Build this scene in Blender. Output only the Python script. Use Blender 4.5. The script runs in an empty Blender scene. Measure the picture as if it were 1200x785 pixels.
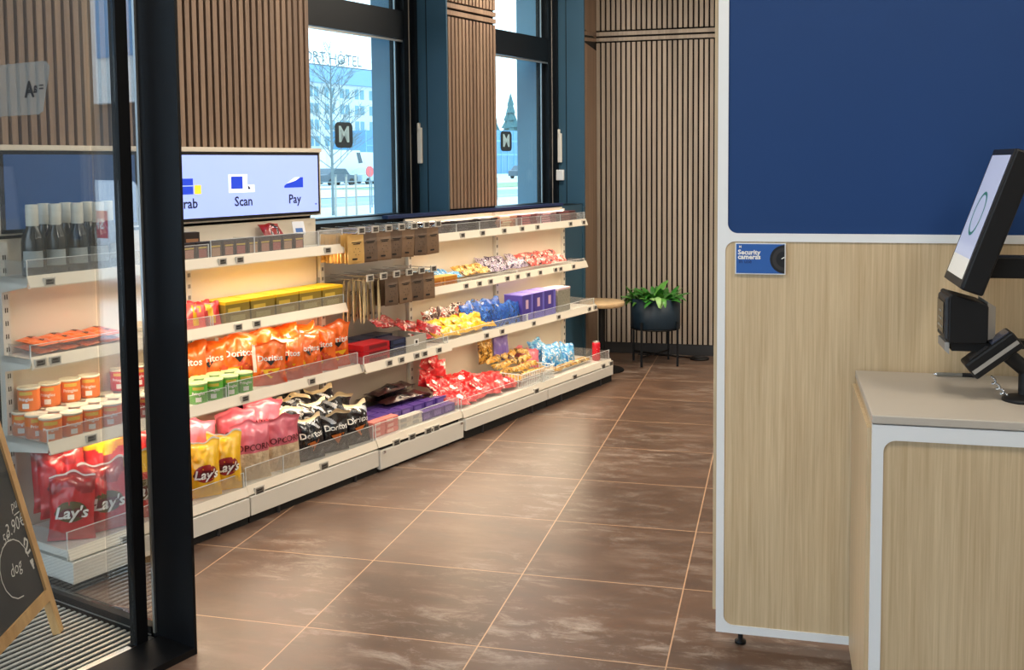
import bpy, bmesh, math, random
from mathutils import Vector, Matrix, Euler, noise
random.seed(7)
PI = math.pi
scene = bpy.context.scene
COL = scene.collection
YS = .3165
UX, UY = math.sin(YS), math.cos(YS)          # along the shelving (s)
NX, NY = math.cos(YS), -math.sin(YS)         # out from the window wall (t)
RZ = PI/2 - YS                               # local x = +s, local -y = +t

def Wp(s, t, z=0):
    return Vector((UX*s + NX*t, UY*s + NY*t, z))

# ------------------------------------------------------------------ materials
MATS = {}
def nodes_of(m):
    m.use_nodes = True
    nt = m.node_tree
    return nt, nt.nodes, nt.links
def lin(c):
    return tuple(((x/255)/12.92 if x/255 <= .04045 else ((x/255+.055)/1.055)**2.4) for x in c)
def mat(name, rgb, rough=.5, metal=0., spec=.5, bump=0., bscale=60., vary=0., vscale=8., emit=0., coat=0.):
    if name in MATS: return MATS[name]
    m = bpy.data.materials.new(name); nt, N, L = nodes_of(m)
    b = N['Principled BSDF']
    c = lin(rgb) + (1,)
    b.inputs['Base Color'].default_value = c
    b.inputs['Roughness'].default_value = rough
    b.inputs['Metallic'].default_value = metal
    b.inputs['Specular IOR Level'].default_value = spec
    b.inputs['Coat Weight'].default_value = coat
    tc = N.new('ShaderNodeTexCoord')
    if emit:
        b.inputs['Emission Color'].default_value = c; b.inputs['Emission Strength'].default_value = emit
    nz = N.new('ShaderNodeTexNoise'); nz.inputs['Scale'].default_value = vscale; nz.inputs['Detail'].default_value = 4
    L.new(tc.outputs['Object'], nz.inputs['Vector'])
    mx = N.new('ShaderNodeMix'); mx.data_type = 'RGBA'; mx.blend_type = 'MULTIPLY'
    mx.inputs['Factor'].default_value = vary if vary else .06
    mx.inputs[6].default_value = c
    mr = N.new('ShaderNodeMapRange'); mr.inputs['To Min'].default_value = .55; mr.inputs['To Max'].default_value = 1.45
    L.new(nz.outputs['Fac'], mr.inputs['Value']); L.new(mr.outputs['Result'], mx.inputs[7])
    L.new(mx.outputs[2], b.inputs['Base Color'])
    if bump:
        n2 = N.new('ShaderNodeTexNoise'); n2.inputs['Scale'].default_value = bscale; n2.inputs['Detail'].default_value = 3
        L.new(tc.outputs['Object'], n2.inputs['Vector'])
        bp = N.new('ShaderNodeBump'); bp.inputs['Strength'].default_value = bump; bp.inputs['Distance'].default_value = .01
        L.new(n2.outputs['Fac'], bp.inputs['Height']); L.new(bp.outputs['Normal'], b.inputs['Normal'])
    MATS[name] = m
    return m
def foil(name, rgb, rough=.28, bump=.35):
    m = mat(name, rgb, rough=rough, spec=.7, vary=.3, vscale=26., coat=.35)
    nt, N, L = nodes_of(m)
    tc = N.new('ShaderNodeTexCoord'); n2 = N.new('ShaderNodeTexNoise'); n2.noise_type = 'RIDGED_MULTIFRACTAL'
    n2.inputs['Scale'].default_value = 17.; n2.inputs['Detail'].default_value = 2.; n2.inputs['Distortion'].default_value = .5
    L.new(tc.outputs['Object'], n2.inputs['Vector'])
    bp = N.new('ShaderNodeBump'); bp.inputs['Strength'].default_value = min(1., bump*2.4); bp.inputs['Distance'].default_value = .012
    L.new(n2.outputs['Fac'], bp.inputs['Height']); L.new(bp.outputs['Normal'], N['Principled BSDF'].inputs['Normal']); L.new(bp.outputs['Normal'], N['Principled BSDF'].inputs['Coat Normal'])
    return m
def printed(name, cols, scale=34., rough=.32):
    m = bpy.data.materials.new(name); nt, N, L = nodes_of(m); b = N['Principled BSDF']
    tc = N.new('ShaderNodeTexCoord'); oi = N.new('ShaderNodeObjectInfo'); ad = N.new('ShaderNodeVectorMath'); L.new(tc.outputs['Object'], ad.inputs[0])
    sc = N.new('ShaderNodeMath'); sc.operation = 'MULTIPLY'; sc.inputs[1].default_value = 9.; L.new(oi.outputs['Random'], sc.inputs[0]); L.new(sc.outputs[0], ad.inputs[1])
    nz = N.new('ShaderNodeTexNoise'); nz.inputs['Scale'].default_value = scale; nz.inputs['Detail'].default_value = 2; nz.inputs['Distortion'].default_value = 1.2
    L.new(ad.outputs[0], nz.inputs['Vector'])
    cr = N.new('ShaderNodeValToRGB'); cr.color_ramp.interpolation = 'CONSTANT'; e = cr.color_ramp.elements
    n = len(cols); e[0].position = 0.; e[0].color = lin(cols[0]) + (1,); e[1].position = .36+.28*(1)/n; e[1].color = lin(cols[1]) + (1,)
    for k in range(2, n): q = e.new(.36+.28*k/n); q.color = lin(cols[k]) + (1,)
    L.new(nz.outputs['Fac'], cr.inputs[0]); L.new(cr.outputs[0], b.inputs['Base Color'])
    n2 = N.new('ShaderNodeTexNoise'); n2.noise_type = 'RIDGED_MULTIFRACTAL'; n2.inputs['Scale'].default_value = 26.; n2.inputs['Detail'].default_value = 1.
    L.new(tc.outputs['Object'], n2.inputs['Vector']); bp = N.new('ShaderNodeBump'); bp.inputs['Strength'].default_value = .7; bp.inputs['Distance'].default_value = .01
    L.new(n2.outputs['Fac'], bp.inputs['Height']); L.new(bp.outputs['Normal'], b.inputs['Normal'])
    b.inputs['Roughness'].default_value = rough; b.inputs['Coat Weight'].default_value = .3
    return m
def glass_mat(name, tint, haze, gloss, hazecol=(1, 1, 1), rough=.0):
    m = bpy.data.materials.new(name); nt, N, L = nodes_of(m)
    for n in list(N):
        if n.type == 'BSDF_PRINCIPLED': N.remove(n)
    out = [n for n in N if n.type == 'OUTPUT_MATERIAL'][0]
    tr = N.new('ShaderNodeBsdfTransparent'); tr.inputs['Color'].default_value = tint + (1,)
    df = N.new('ShaderNodeBsdfDiffuse'); df.inputs['Color'].default_value = hazecol + (1,)
    gl = N.new('ShaderNodeBsdfGlossy'); gl.inputs['Roughness'].default_value = rough
    lw = N.new('ShaderNodeLayerWeight'); lw.inputs['Blend'].default_value = .5
    fr = N.new('ShaderNodeMath'); fr.operation = 'POWER'; fr.inputs[1].default_value = 5.; L.new(lw.outputs['Facing'], fr.inputs[0])
    fa = N.new('ShaderNodeMath'); fa.operation = 'MULTIPLY_ADD'; fa.inputs[1].default_value = .96; fa.inputs[2].default_value = .04; L.new(fr.outputs[0], fa.inputs[0]); fr = fa
    mu = N.new('ShaderNodeMath'); mu.operation = 'MULTIPLY'; mu.inputs[1].default_value = gloss; mu.use_clamp = True
    m1 = N.new('ShaderNodeMixShader'); m1.inputs[0].default_value = haze
    m2 = N.new('ShaderNodeMixShader')
    L.new(tr.outputs[0], m1.inputs[1]); L.new(df.outputs[0], m1.inputs[2])
    L.new(fr.outputs[0], mu.inputs[0]); L.new(mu.outputs[0], m2.inputs[0])
    L.new(m1.outputs[0], m2.inputs[1]); L.new(gl.outputs[0], m2.inputs[2])
    L.new(m2.outputs[0], out.inputs['Surface'])
    MATS[name] = m
    return m
def wood_mat(name, c1, c2, rough=.45, sx=60., sz=1.4, axis='Z', stripes=.6):
    m = bpy.data.materials.new(name); nt, N, L = nodes_of(m); b = N['Principled BSDF']
    tc = N.new('ShaderNodeTexCoord'); mp = N.new('ShaderNodeMapping')
    sc = [sx, sx, sx]; sc['XYZ'.index(axis)] = sz
    mp.inputs['Scale'].default_value = sc
    L.new(tc.outputs['Object'], mp.inputs['Vector'])
    nz = N.new('ShaderNodeTexNoise'); nz.inputs['Scale'].default_value = 1.; nz.inputs['Detail'].default_value = 7; nz.inputs['Roughness'].default_value = .65
    nz.inputs['Distortion'].default_value = .4
    L.new(mp.outputs[0], nz.inputs['Vector'])
    mp2 = N.new('ShaderNodeMapping'); sc2 = [9., 9., 9.]; sc2['XYZ'.index(axis)] = .5
    mp2.inputs['Scale'].default_value = sc2; L.new(tc.outputs['Object'], mp2.inputs['Vector'])
    n2 = N.new('ShaderNodeTexNoise'); n2.inputs['Scale'].default_value = 1.; n2.inputs['Detail'].default_value = 2
    L.new(mp2.outputs[0], n2.inputs['Vector'])
    ad = N.new('ShaderNodeMath'); ad.operation = 'MULTIPLY_ADD'; ad.inputs[1].default_value = stripes
    L.new(nz.outputs['Fac'], ad.inputs[0])
    m3 = N.new('ShaderNodeMath'); m3.operation = 'MULTIPLY'; m3.inputs[1].default_value = 1-stripes
    L.new(n2.outputs['Fac'], m3.inputs[0]); L.new(m3.outputs[0], ad.inputs[2])
    cr = N.new('ShaderNodeValToRGB'); cr.color_ramp.elements[0].position = .36; cr.color_ramp.elements[1].position = .66
    cr.color_ramp.elements[0].color = lin(c1) + (1,); cr.color_ramp.elements[1].color = lin(c2) + (1,)
    L.new(ad.outputs[0], cr.inputs[0]); L.new(cr.outputs[0], b.inputs['Base Color'])
    b.inputs['Roughness'].default_value = rough
    MATS[name] = m
    return m
def floor_mat():
    m = bpy.data.materials.new('brown_floor_tiles'); nt, N, L = nodes_of(m); b = N['Principled BSDF']
    g = N.new('ShaderNodeNewGeometry'); sep = N.new('ShaderNodeSeparateXYZ'); L.new(g.outputs['Position'], sep.inputs[0])
    def M(op, a, bb=None, clamp=False):
        n = N.new('ShaderNodeMath'); n.operation = op; n.use_clamp = clamp
        for i, v in enumerate((a, bb)):
            if v is None: continue
            if isinstance(v, (int, float)): n.inputs[i].default_value = v
            else: L.new(v, n.inputs[i])
        return n.outputs[0]
    cells = []; lines = []
    for ax in ('X', 'Y'):
        q = M('DIVIDE', sep.outputs[ax], .6)
        q = M('ADD', q, 20.)
        f = M('FRACT', q); cells.append(M('FLOOR', q))
        d = M('ABSOLUTE', M('SUBTRACT', f, .5))
        lines.append(M('GREATER_THAN', d, .4962))
    line = M('MAXIMUM', lines[0], lines[1])
    cmb = N.new('ShaderNodeCombineXYZ'); L.new(cells[0], cmb.inputs[0]); L.new(cells[1], cmb.inputs[1])
    wn = N.new('ShaderNodeTexWhiteNoise'); wn.noise_dimensions = '2D'; L.new(cmb.outputs[0], wn.inputs['Vector'])
    off = N.new('ShaderNodeVectorMath'); off.operation = 'SCALE'; off.inputs['Scale'].default_value = 7.3
    L.new(wn.outputs['Color'], off.inputs[0])
    ps = N.new('ShaderNodeVectorMath'); L.new(g.outputs['Position'], ps.inputs[0]); L.new(off.outputs[0], ps.inputs[1])
    mp = N.new('ShaderNodeMapping'); mp.inputs['Scale'].default_value = (1.7, 4.2, 1.); L.new(ps.outputs[0], mp.inputs['Vector'])
    n1 = N.new('ShaderNodeTexNoise'); n1.inputs['Scale'].default_value = 1.6; n1.inputs['Detail'].default_value = 8; n1.inputs['Roughness'].default_value = .6
    L.new(mp.outputs[0], n1.inputs['Vector'])
    n2 = N.new('ShaderNodeTexNoise'); n2.inputs['Scale'].default_value = 3.2; n2.inputs['Detail'].default_value = 12; n2.inputs['Roughness'].default_value = .78
    n2.inputs['Distortion'].default_value = .5
    L.new(mp.outputs[0], n2.inputs['Vector'])
    cr = N.new('ShaderNodeValToRGB'); e = cr.color_ramp.elements
    e[0].position = .3; e[0].color = lin((84, 66, 56)) + (1,); e[1].position = .7; e[1].color = lin((114, 92, 78)) + (1,)
    mid = e.new(.52); mid.color = lin((98, 74, 59)) + (1,)
    L.new(n1.outputs['Fac'], cr.inputs[0])
    sp = N.new('ShaderNodeValToRGB'); sp.color_ramp.elements[0].position = .50; sp.color_ramp.elements[1].position = .66
    L.new(n2.outputs['Fac'], sp.inputs[0])
    n3 = N.new('ShaderNodeTexNoise'); n3.inputs['Scale'].default_value = 1.1; n3.inputs['Detail'].default_value = 2; L.new(g.outputs['Position'], n3.inputs['Vector'])
    cl = N.new('ShaderNodeValToRGB'); cl.color_ramp.elements[0].position = .42; cl.color_ramp.elements[1].position = .6; L.new(n3.outputs['Fac'], cl.inputs[0])
    spm = M('MULTIPLY', M('MULTIPLY', sp.outputs[0], .62), cl.outputs[0])  # cloudy pale tile patches that also paint flecks of window sheen
    mx = N.new('ShaderNodeMix'); mx.data_type = 'RGBA'; L.new(spm, mx.inputs['Factor']); L.new(cr.outputs[0], mx.inputs[6]); mx.inputs[7].default_value = lin((176, 164, 152)) + (1,)
    br = N.new('ShaderNodeMapRange'); br.inputs['To Min'].default_value = .86; br.inputs['To Max'].default_value = 1.12; L.new(wn.outputs['Value'], br.inputs['Value'])
    ml = N.new('ShaderNodeMix'); ml.data_type = 'RGBA'; ml.blend_type = 'MULTIPLY'; ml.inputs['Factor'].default_value = 1.
    L.new(mx.outputs[2], ml.inputs[6]); L.new(br.outputs[0], ml.inputs[7])
    gx = N.new('ShaderNodeMix'); gx.data_type = 'RGBA'; L.new(line, gx.inputs['Factor']); L.new(ml.outputs[2], gx.inputs[6]); gx.inputs[7].default_value = lin((196, 158, 124)) + (1,)
    L.new(gx.outputs[2], b.inputs['Base Color'])
    rr = N.new('ShaderNodeMapRange'); rr.inputs['From Min'].default_value = .3; rr.inputs['From Max'].default_value = .75; rr.inputs['To Min'].default_value = .27; rr.inputs['To Max'].default_value = .40; L.new(n2.outputs['Fac'], rr.inputs['Value'])
    L.new(rr.outputs[0], b.inputs['Roughness'])
    b.inputs['Specular IOR Level'].default_value = .6
    MATS['floor'] = m
    return m

M_FLOOR = floor_mat()
M_SLAT = wood_mat('brown_oak_slats', (116, 94, 78), (152, 127, 106), .5, 40, 1.2)
M_OAK = wood_mat('light_oak_laminate', (190, 164, 126), (216, 193, 156), .45, 120, 2.6, stripes=.84)
M_SLAT_DAYLIT = wood_mat('grey_daylit_slats', (146, 133, 120), (188, 174, 158), .5, 40, 1.2)  # copy of the brown slats with cool daylight mixed into the colour
M_PINE = wood_mat('pine_wood', (176, 132, 78), (214, 172, 112), .5, 40, 1.5)
M_TABLE = wood_mat('table_oak', (190, 160, 118), (214, 186, 146), .4, 20, 20)
M_BLACKFELT = mat('black_felt', (22, 18, 16), .95)
M_WALL = mat('plaster_white', (205, 200, 190), .8)
M_CEIL = mat('ceiling_white', (188, 184, 176), .9)
M_EXT = mat('exterior_cladding', (118, 160, 188), .6)
M_TEAL = mat('teal_blue_paint', (44, 78, 98), .55)
M_NAVY = mat('navy_trim', (18, 40, 84), .45)
M_BLACK = mat('black_aluminium', (8, 9, 12), .5, spec=.25)
M_FRAME = mat('window_frame_black', (8, 16, 23), .45, spec=.3)
M_BLACKP = mat('black_plastic', (13, 13, 15), .5, spec=.35)
M_DARKP = mat('dark_grey_plastic', (40, 40, 42), .5)
M_SILVER = mat('brushed_aluminium', (190, 192, 190), .3, metal=.9)
M_CHROME = mat('chrome', (220, 222, 224), .12, metal=1.)
M_WHITE = mat('white_laminate', (232, 234, 234), .4)
M_CREAM = mat('cream_steel', (232, 222, 204), .45)
M_SHELF = mat('white_steel', (226, 222, 212), .42)
M_GREY = mat('grey_steel', (150, 146, 140), .5)
M_PEG = mat('grey_back_panel', (176, 168, 156), .55)
M_BLUEP = mat('royal_blue_panel', (24, 60, 112), .6, spec=.3)
M_TAGF = mat('tag_white_frame', (206, 201, 190), .5)
M_TAGS = mat('tag_grey_screen', (108, 104, 98), .45)
M_TAGD = mat('tag_ink', (30, 30, 30), .6)
M_ACRY = glass_mat('clear_acrylic', (.95, .96, .96), .07, .9)
M_ACRE = mat('acrylic_edge', (226, 230, 230), .3)
M_WIN = glass_mat('window_glass', (.88, .98, 1.), .04, .6, (.72, .93, 1.))  # pale blue diffuse mixed in to paint the overexposed glare outdoors
M_HAZE = glass_mat('door_glass', (.97, .98, .98), .012, .8, (.8, .95, 1.))
M_PANE = glass_mat('vestibule_glass', (.97, .98, .98), .006, 1.5, (.8, .95, 1.))
M_PANE2 = glass_mat('vestibule_glass_clear', (.97, .98, .98), .008, 3.6, (.8, .95, 1.))
M_FROST = glass_mat('frosted_film', (.72, .74, .72), .35, .3, (.5, .5, .47))
M_RUB = mat('black_rubber_mat', (24, 24, 24), .9)
M_STRIP = mat('aluminium_strip', (214, 210, 198), .4, metal=.4)
M_LED = mat('warm_led_strip', (255, 226, 176), .5, emit=2.2)
M_LEDW = mat('ceiling_panel_light', (255, 242, 224), .5, emit=3.)
M_KICK = mat('black_kick_plate', (10, 10, 10), .8)

# ------------------------------------------------------------------ mesh builder
class MB:
    def __init__(self): self.v = []; self.f = []; self.m = []; self.sm = []; self.mats = []
    def mi(self, m):
        if m not in self.mats: self.mats.append(m)
        return self.mats.index(m)
    def add(self, vs, fs, m, smooth=False):
        o = len(self.v); i = self.mi(m)
        self.v += [tuple(v) for v in vs]
        for f in fs: self.f.append(tuple(o+k for k in f)); self.m.append(i); self.sm.append(smooth)
        return self
    def box(self, x0, x1, y0, y1, z0, z1, m, mx=None):
        vs = [Vector((x, y, z)) for x in (x0, x1) for y in (y0, y1) for z in (z0, z1)]
        if mx is not None: vs = [mx @ v for v in vs]
        return self.add(vs, [(0, 1, 3, 2), (4, 6, 7, 5), (0, 4, 5, 1), (2, 3, 7, 6), (0, 2, 6, 4), (1, 5, 7, 3)], m)
    def sbox(self, s0, s1, t0, t1, z0, z1, m):      # shop coordinates: local x=s, y=-t
        return self.box(s0, s1, -t1, -t0, z0, z1, m)
    def hexa(self, c8, m):                          # 4 bottom + 4 top corners
        return self.add(c8, [(3, 2, 1, 0), (4, 5, 6, 7), (0, 1, 5, 4), (1, 2, 6, 5), (2, 3, 7, 6), (3, 0, 4, 7)], m)
    def prism(self, pts, d0, d1, m, axis='y', smooth=False):
        def P(a, b, d): return {'y': (a, d, b), 'x': (d, a, b), 'z': (a, b, d)}[axis]
        n = len(pts)
        vs = [P(a, b, d0) for a, b in pts] + [P(a, b, d1) for a, b in pts]
        fs = [tuple(range(n)), tuple(range(2*n-1, n-1, -1))] + [(i, (i+1) % n, n+(i+1) % n, n+i) for i in range(n)]
        return self.add(vs, fs, m, smooth)
    def tube(self, p0, p1, r, m, seg=10, r1=None, caps=True):
        p0 = Vector(p0); p1 = Vector(p1); r1 = r if r1 is None else r1
        q = (p1-p0).to_track_quat('Z', 'Y')
        vs = []
        for p, rr in ((p0, r), (p1, r1)):
            for k in range(seg):
                a = 2*PI*k/seg; vs.append(p + q @ Vector((rr*math.cos(a), rr*math.sin(a), 0)))
        self.add(vs, [(k, (k+1) % seg, seg+(k+1) % seg, seg+k) for k in range(seg)], m, True)
        if caps:
            self.add(vs[:seg], [tuple(range(seg-1, -1, -1))], m); self.add(vs[seg:], [tuple(range(seg))], m)
        return self
    def path(self, pts, r, m, seg=8):
        for a, b in zip(pts, pts[1:]): self.tube(a, b, r, m, seg)
        return self
    def lathe(self, prof, m, seg=24, c=(0, 0, 0)):
        vs = []; fs = []
        for r, z in prof:
            for k in range(seg):
                a = 2*PI*k/seg; vs.append((c[0]+r*math.cos(a), c[1]+r*math.sin(a), c[2]+z))
        for i in range(len(prof)-1):
            for k in range(seg):
                k2 = (k+1) % seg; fs.append((i*seg+k, i*seg+k2, (i+1)*seg+k2, (i+1)*seg+k))
        fs.append(tuple(range(seg-1, -1, -1))); fs.append(tuple((len(prof)-1)*seg+k for k in range(seg)))
        return self.add(vs, fs, m, True)
    def ball(self, c, r, m, seg=10, sz=1.):
        prof = [(max(1e-4, r*math.sin(PI*i/6)), -r*sz*math.cos(PI*i/6)) for i in range(7)]
        return self.lathe(prof, m, seg, c)
    def mesh(self, name):
        me = bpy.data.meshes.new(name); me.from_pydata(self.v, [], self.f)
        for m in self.mats: me.materials.append(m)
        me.polygons.foreach_set('material_index', self.m); me.polygons.foreach_set('use_smooth', self.sm)
        me.update(); return me
    def build(self, name, parent=None, loc=(0, 0, 0), rz=0., bevel=0.):
        bm = bmesh.new(); me = self.mesh(name); bm.from_mesh(me); bmesh.ops.recalc_face_normals(bm, faces=bm.faces); bm.to_mesh(me); bm.free()
        o = bpy.data.objects.new(name, me); COL.objects.link(o)
        o.location = loc; o.rotation_euler = (0, 0, rz)
        if parent: o.parent = parent
        if bevel:
            b = o.modifiers.new('bevel', 'BEVEL'); b.width = bevel; b.segments = 2; b.limit_method = 'ANGLE'
        return o
def tag(o, label, cat, group=None):
    o['label'] = label; o['category'] = cat
    if group: o['group'] = group
    return o
def empty(name, loc, rz=0.):
    o = bpy.data.objects.new(name, None); COL.objects.link(o); o.location = loc; o.rotation_euler = (0, 0, rz)
    o.empty_display_size = .05
    return o
def struct(o):
    o['kind'] = 'structure'; return o
def dup(root):
    c = root.copy(); COL.objects.link(c)
    for ch in list(root.children):
        d = ch.copy(); COL.objects.link(d); d.parent = c
        for g in list(ch.children):
            e = g.copy(); COL.objects.link(e); e.parent = d
    return c
_used = set()
def put(proto, s, t, z, label, cat, group, yaw=0., tilt=0., roll=0., sc=1.):
    if proto in _used: o = dup(proto)
    else: o = proto; _used.add(proto)
    o.location = Wp(s, t, z)
    # yaw about the vertical is applied last, then the tilt back and the roll of the thing itself
    R = Matrix.Rotation(RZ+yaw, 3, 'Z') @ Matrix.Rotation(tilt, 3, 'X') @ Matrix.Rotation(roll, 3, 'Y')
    o.rotation_euler = R.to_euler('XYZ')
    o.scale = (sc, sc, sc) if not isinstance(sc, tuple) else sc
    tag(o, label, cat, group)
    return o
ORD = ['first', 'second', 'third', 'fourth', 'fifth', 'sixth', 'seventh', 'eighth', 'ninth', 'tenth', 'eleventh', 'twelfth', 'thirteenth', 'fourteenth', 'fifteenth', 'sixteenth', 'seventeenth', 'eighteenth', 'nineteenth', 'twentieth']

# text -> triangles in the xz-plane
_tx = {}
def text2d(s, size=1., bold=0.01, shear=0.):
    k = (s, bold, shear)
    if k not in _tx:
        cu = bpy.data.curves.new('t', 'FONT'); cu.body = s; cu.size = 1.; cu.offset = bold; cu.shear = shear
        cu.align_x = 'CENTER'; cu.align_y = 'CENTER'; cu.resolution_u = 2
        ob = bpy.data.objects.new('t', cu); COL.objects.link(ob)
        dg = bpy.context.evaluated_depsgraph_get()
        me = bpy.data.meshes.new_from_object(ob.evaluated_get(dg))
        vs = [(v.co.x, v.co.y) for v in me.vertices]; fs = [tuple(p.vertices) for p in me.polygons]
        bpy.data.objects.remove(ob); bpy.data.curves.remove(cu); bpy.data.meshes.remove(me)
        _tx[k] = (vs, fs)
    vs, fs = _tx[k]
    return [(x*size, y*size) for x, y in vs], fs
def add_text(mb, s, size, m, fn, bold=.01, shear=0., cx=0., cz=0., sx=1.):
    vs, fs = text2d(s, size, bold, shear)
    mb.add([fn(cx+x*sx, cz+z) for x, z in vs], fs, m)
def rrect(w, h, r, cx=0., cy=0., n=6, corners=(1, 1, 1, 1)):
    pts = []
    for i, (sx, sy) in enumerate(((1, 1), (-1, 1), (-1, -1), (1, -1))):
        if corners[i]:
            ox, oy = cx+sx*(w/2-r), cy+sy*(h/2-r)
            for k in range(n+1):
                a = PI/2*i + PI/2*k/n; pts.append((ox+r*math.cos(a), oy+r*math.sin(a)))
        else: pts.append((cx+sx*w/2, cy+sy*h/2))
    return pts

# ------------------------------------------------------------------ camera
f_px, p, r, y = 1212., .0701, -.0092, -.252
cx_, cy_ = 600., 277.5
c, s = math.cos, math.sin
fw = Vector((s(y)*c(p), c(y)*c(p), -s(p))); rt = Vector((c(y), -s(y), 0)); up = rt.cross(fw)
rt2 = rt*c(r)+up*s(r); up2 = up*c(r)-rt*s(r)
cam = bpy.data.cameras.new('camera'); co = bpy.data.objects.new('camera', cam); COL.objects.link(co)
cam.sensor_width = 36.; cam.lens = f_px*36/1200; cam.shift_y = -(392.5-cy_)/1200; cam.clip_end = 1000
co.matrix_world = Matrix(((rt2.x, up2.x, -fw.x, 2.1198), (rt2.y, up2.y, -fw.y, -5.484), (rt2.z, up2.z, -fw.z, 1.5402), (0, 0, 0, 1)))
scene.camera = co

# ------------------------------------------------------------------ the room
CEIL = 3.2
mb = MB(); mb.box(-6., 5., -7.2, 3.4, -.1, 0, M_FLOOR); struct(mb.build('floor'))
mb = MB(); mb.box(-.2, 5., -7.2, -4.6, CEIL, CEIL+.1, M_CEIL); mb.box(-3., 5., -4.6, 3.4, CEIL, CEIL+.1, M_CEIL); struct(mb.build('ceiling'))  # near slab is an unseen extension added to cut skylight from behind
S1, S2, S3, S4 = -.62, .57, 1.104, 2.302     # window openings along the wall
SILL = 1.235
mb = MB()
for a, b_, z0, z1 in ((-2.93, S1, 0, CEIL), (S1, S2, 0, SILL-.02), (S2, S3, 0, CEIL), (S3, S4, 0, SILL-.02), (S4, S4+.02, 0, CEIL), (S1, S2, 3.1, CEIL), (S3, S4, 3.1, CEIL)):
    mb.sbox(a, b_, -.34, -.022, z0, z1, M_BLACKFELT); mb.sbox(a, b_, -.6, -.34, z0, z1, M_EXT)
# vertical oak slats on the wall face
def slats(mb, a, b_, z0, z1, pitch=.0395, w=.0245, t0=-.022, t1=0.):
    n = max(1, round((b_-a)/pitch)); pt = (b_-a)/n
    for i in range(n):
        q = a + pt*(i+.5) ; mb.sbox(q-w/2, q+w/2, t0, t1, z0, z1, M_SLAT)
for a, b_, zb in ((-2.93, S1, 1.63), (S2, S3, 1.27), (S4, 2.46, .08)):
    if a == S4: continue
    slats(mb, a, b_, zb, 2.435); slats(mb, a, b_, 2.53, CEIL)
    mb.sbox(a, b_, -.022, .0, 2.447, 2.475, M_SLAT); mb.sbox(a, b_, -.022, .0, 2.49, 2.518, M_SLAT)
struct(mb.build('wall_left', rz=RZ))
# the short slatted return between the last window reveal and the back wall
A = Wp(S4, .0); B = Vector((.70, 2.80, 0)); d = (B-A); ln = d.length; d.normalize()
ang = math.atan2(d.y, d.x)
mb = MB(); mb.box(.02, ln+.06, .010, .03, 0, CEIL, M_BLACKFELT)
n = round(ln/.0395)
for i in range(n):
    q = ln*(i+.5)/n
    mb.box(q-.013, q+.013, 0, .010, .09, 2.44, M_SLAT); mb.box(q-.013, q+.013, 0, .010, 2.54, CEIL, M_SLAT)
for z0, z1 in ((2.452, 2.478), (2.496, 2.524)):
    mb.hexa([(0, 0, z0), (ln, 0, z0+.06), (ln, .022, z0+.06), (0, .022, z0), (0, 0, z1), (ln, 0, z1+.06), (ln, .022, z1+.06), (0, .022, z1)], M_SLAT)
mb.box(0, ln, .004, .010, 0, .085, M_DARKP)
struct(mb.build('wall_corner', loc=A, rz=ang))
YB = 2.80
mb = MB(); mb.box(.66, 5., YB+.022, YB+.2, 0, CEIL, M_BLACKFELT)
x = .70
while x < 4.46:
    mb.box(x, x+.0265, YB, YB+.022, .09, 2.50, M_SLAT_DAYLIT); mb.box(x, x+.0265, YB, YB+.022, 2.60, CEIL, M_SLAT_DAYLIT); x += .0408
for z0, z1 in ((2.513, 2.54), (2.556, 2.586)): mb.box(.70, 4.48, YB, YB+.022, z0, z1, M_SLAT_DAYLIT)
struct(mb.build('wall_back'))
mb = MB(); mb.box(.70, 4.5, YB+.006, YB+.022, 0, .085, M_DARKP); struct(mb.build('baseboard_back'))
mb = MB(); mb.box(4.5, 4.7, -7., 3.2, 0, CEIL, M_WALL); struct(mb.build('wall_right'))
mb = MB(); mb.box(1.5, 4.7, -7.2, -7., 0, CEIL, M_WALL); struct(mb.build('wall_front_skyblock'))  # unseen wall added behind the camera to reduce sky fill

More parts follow.
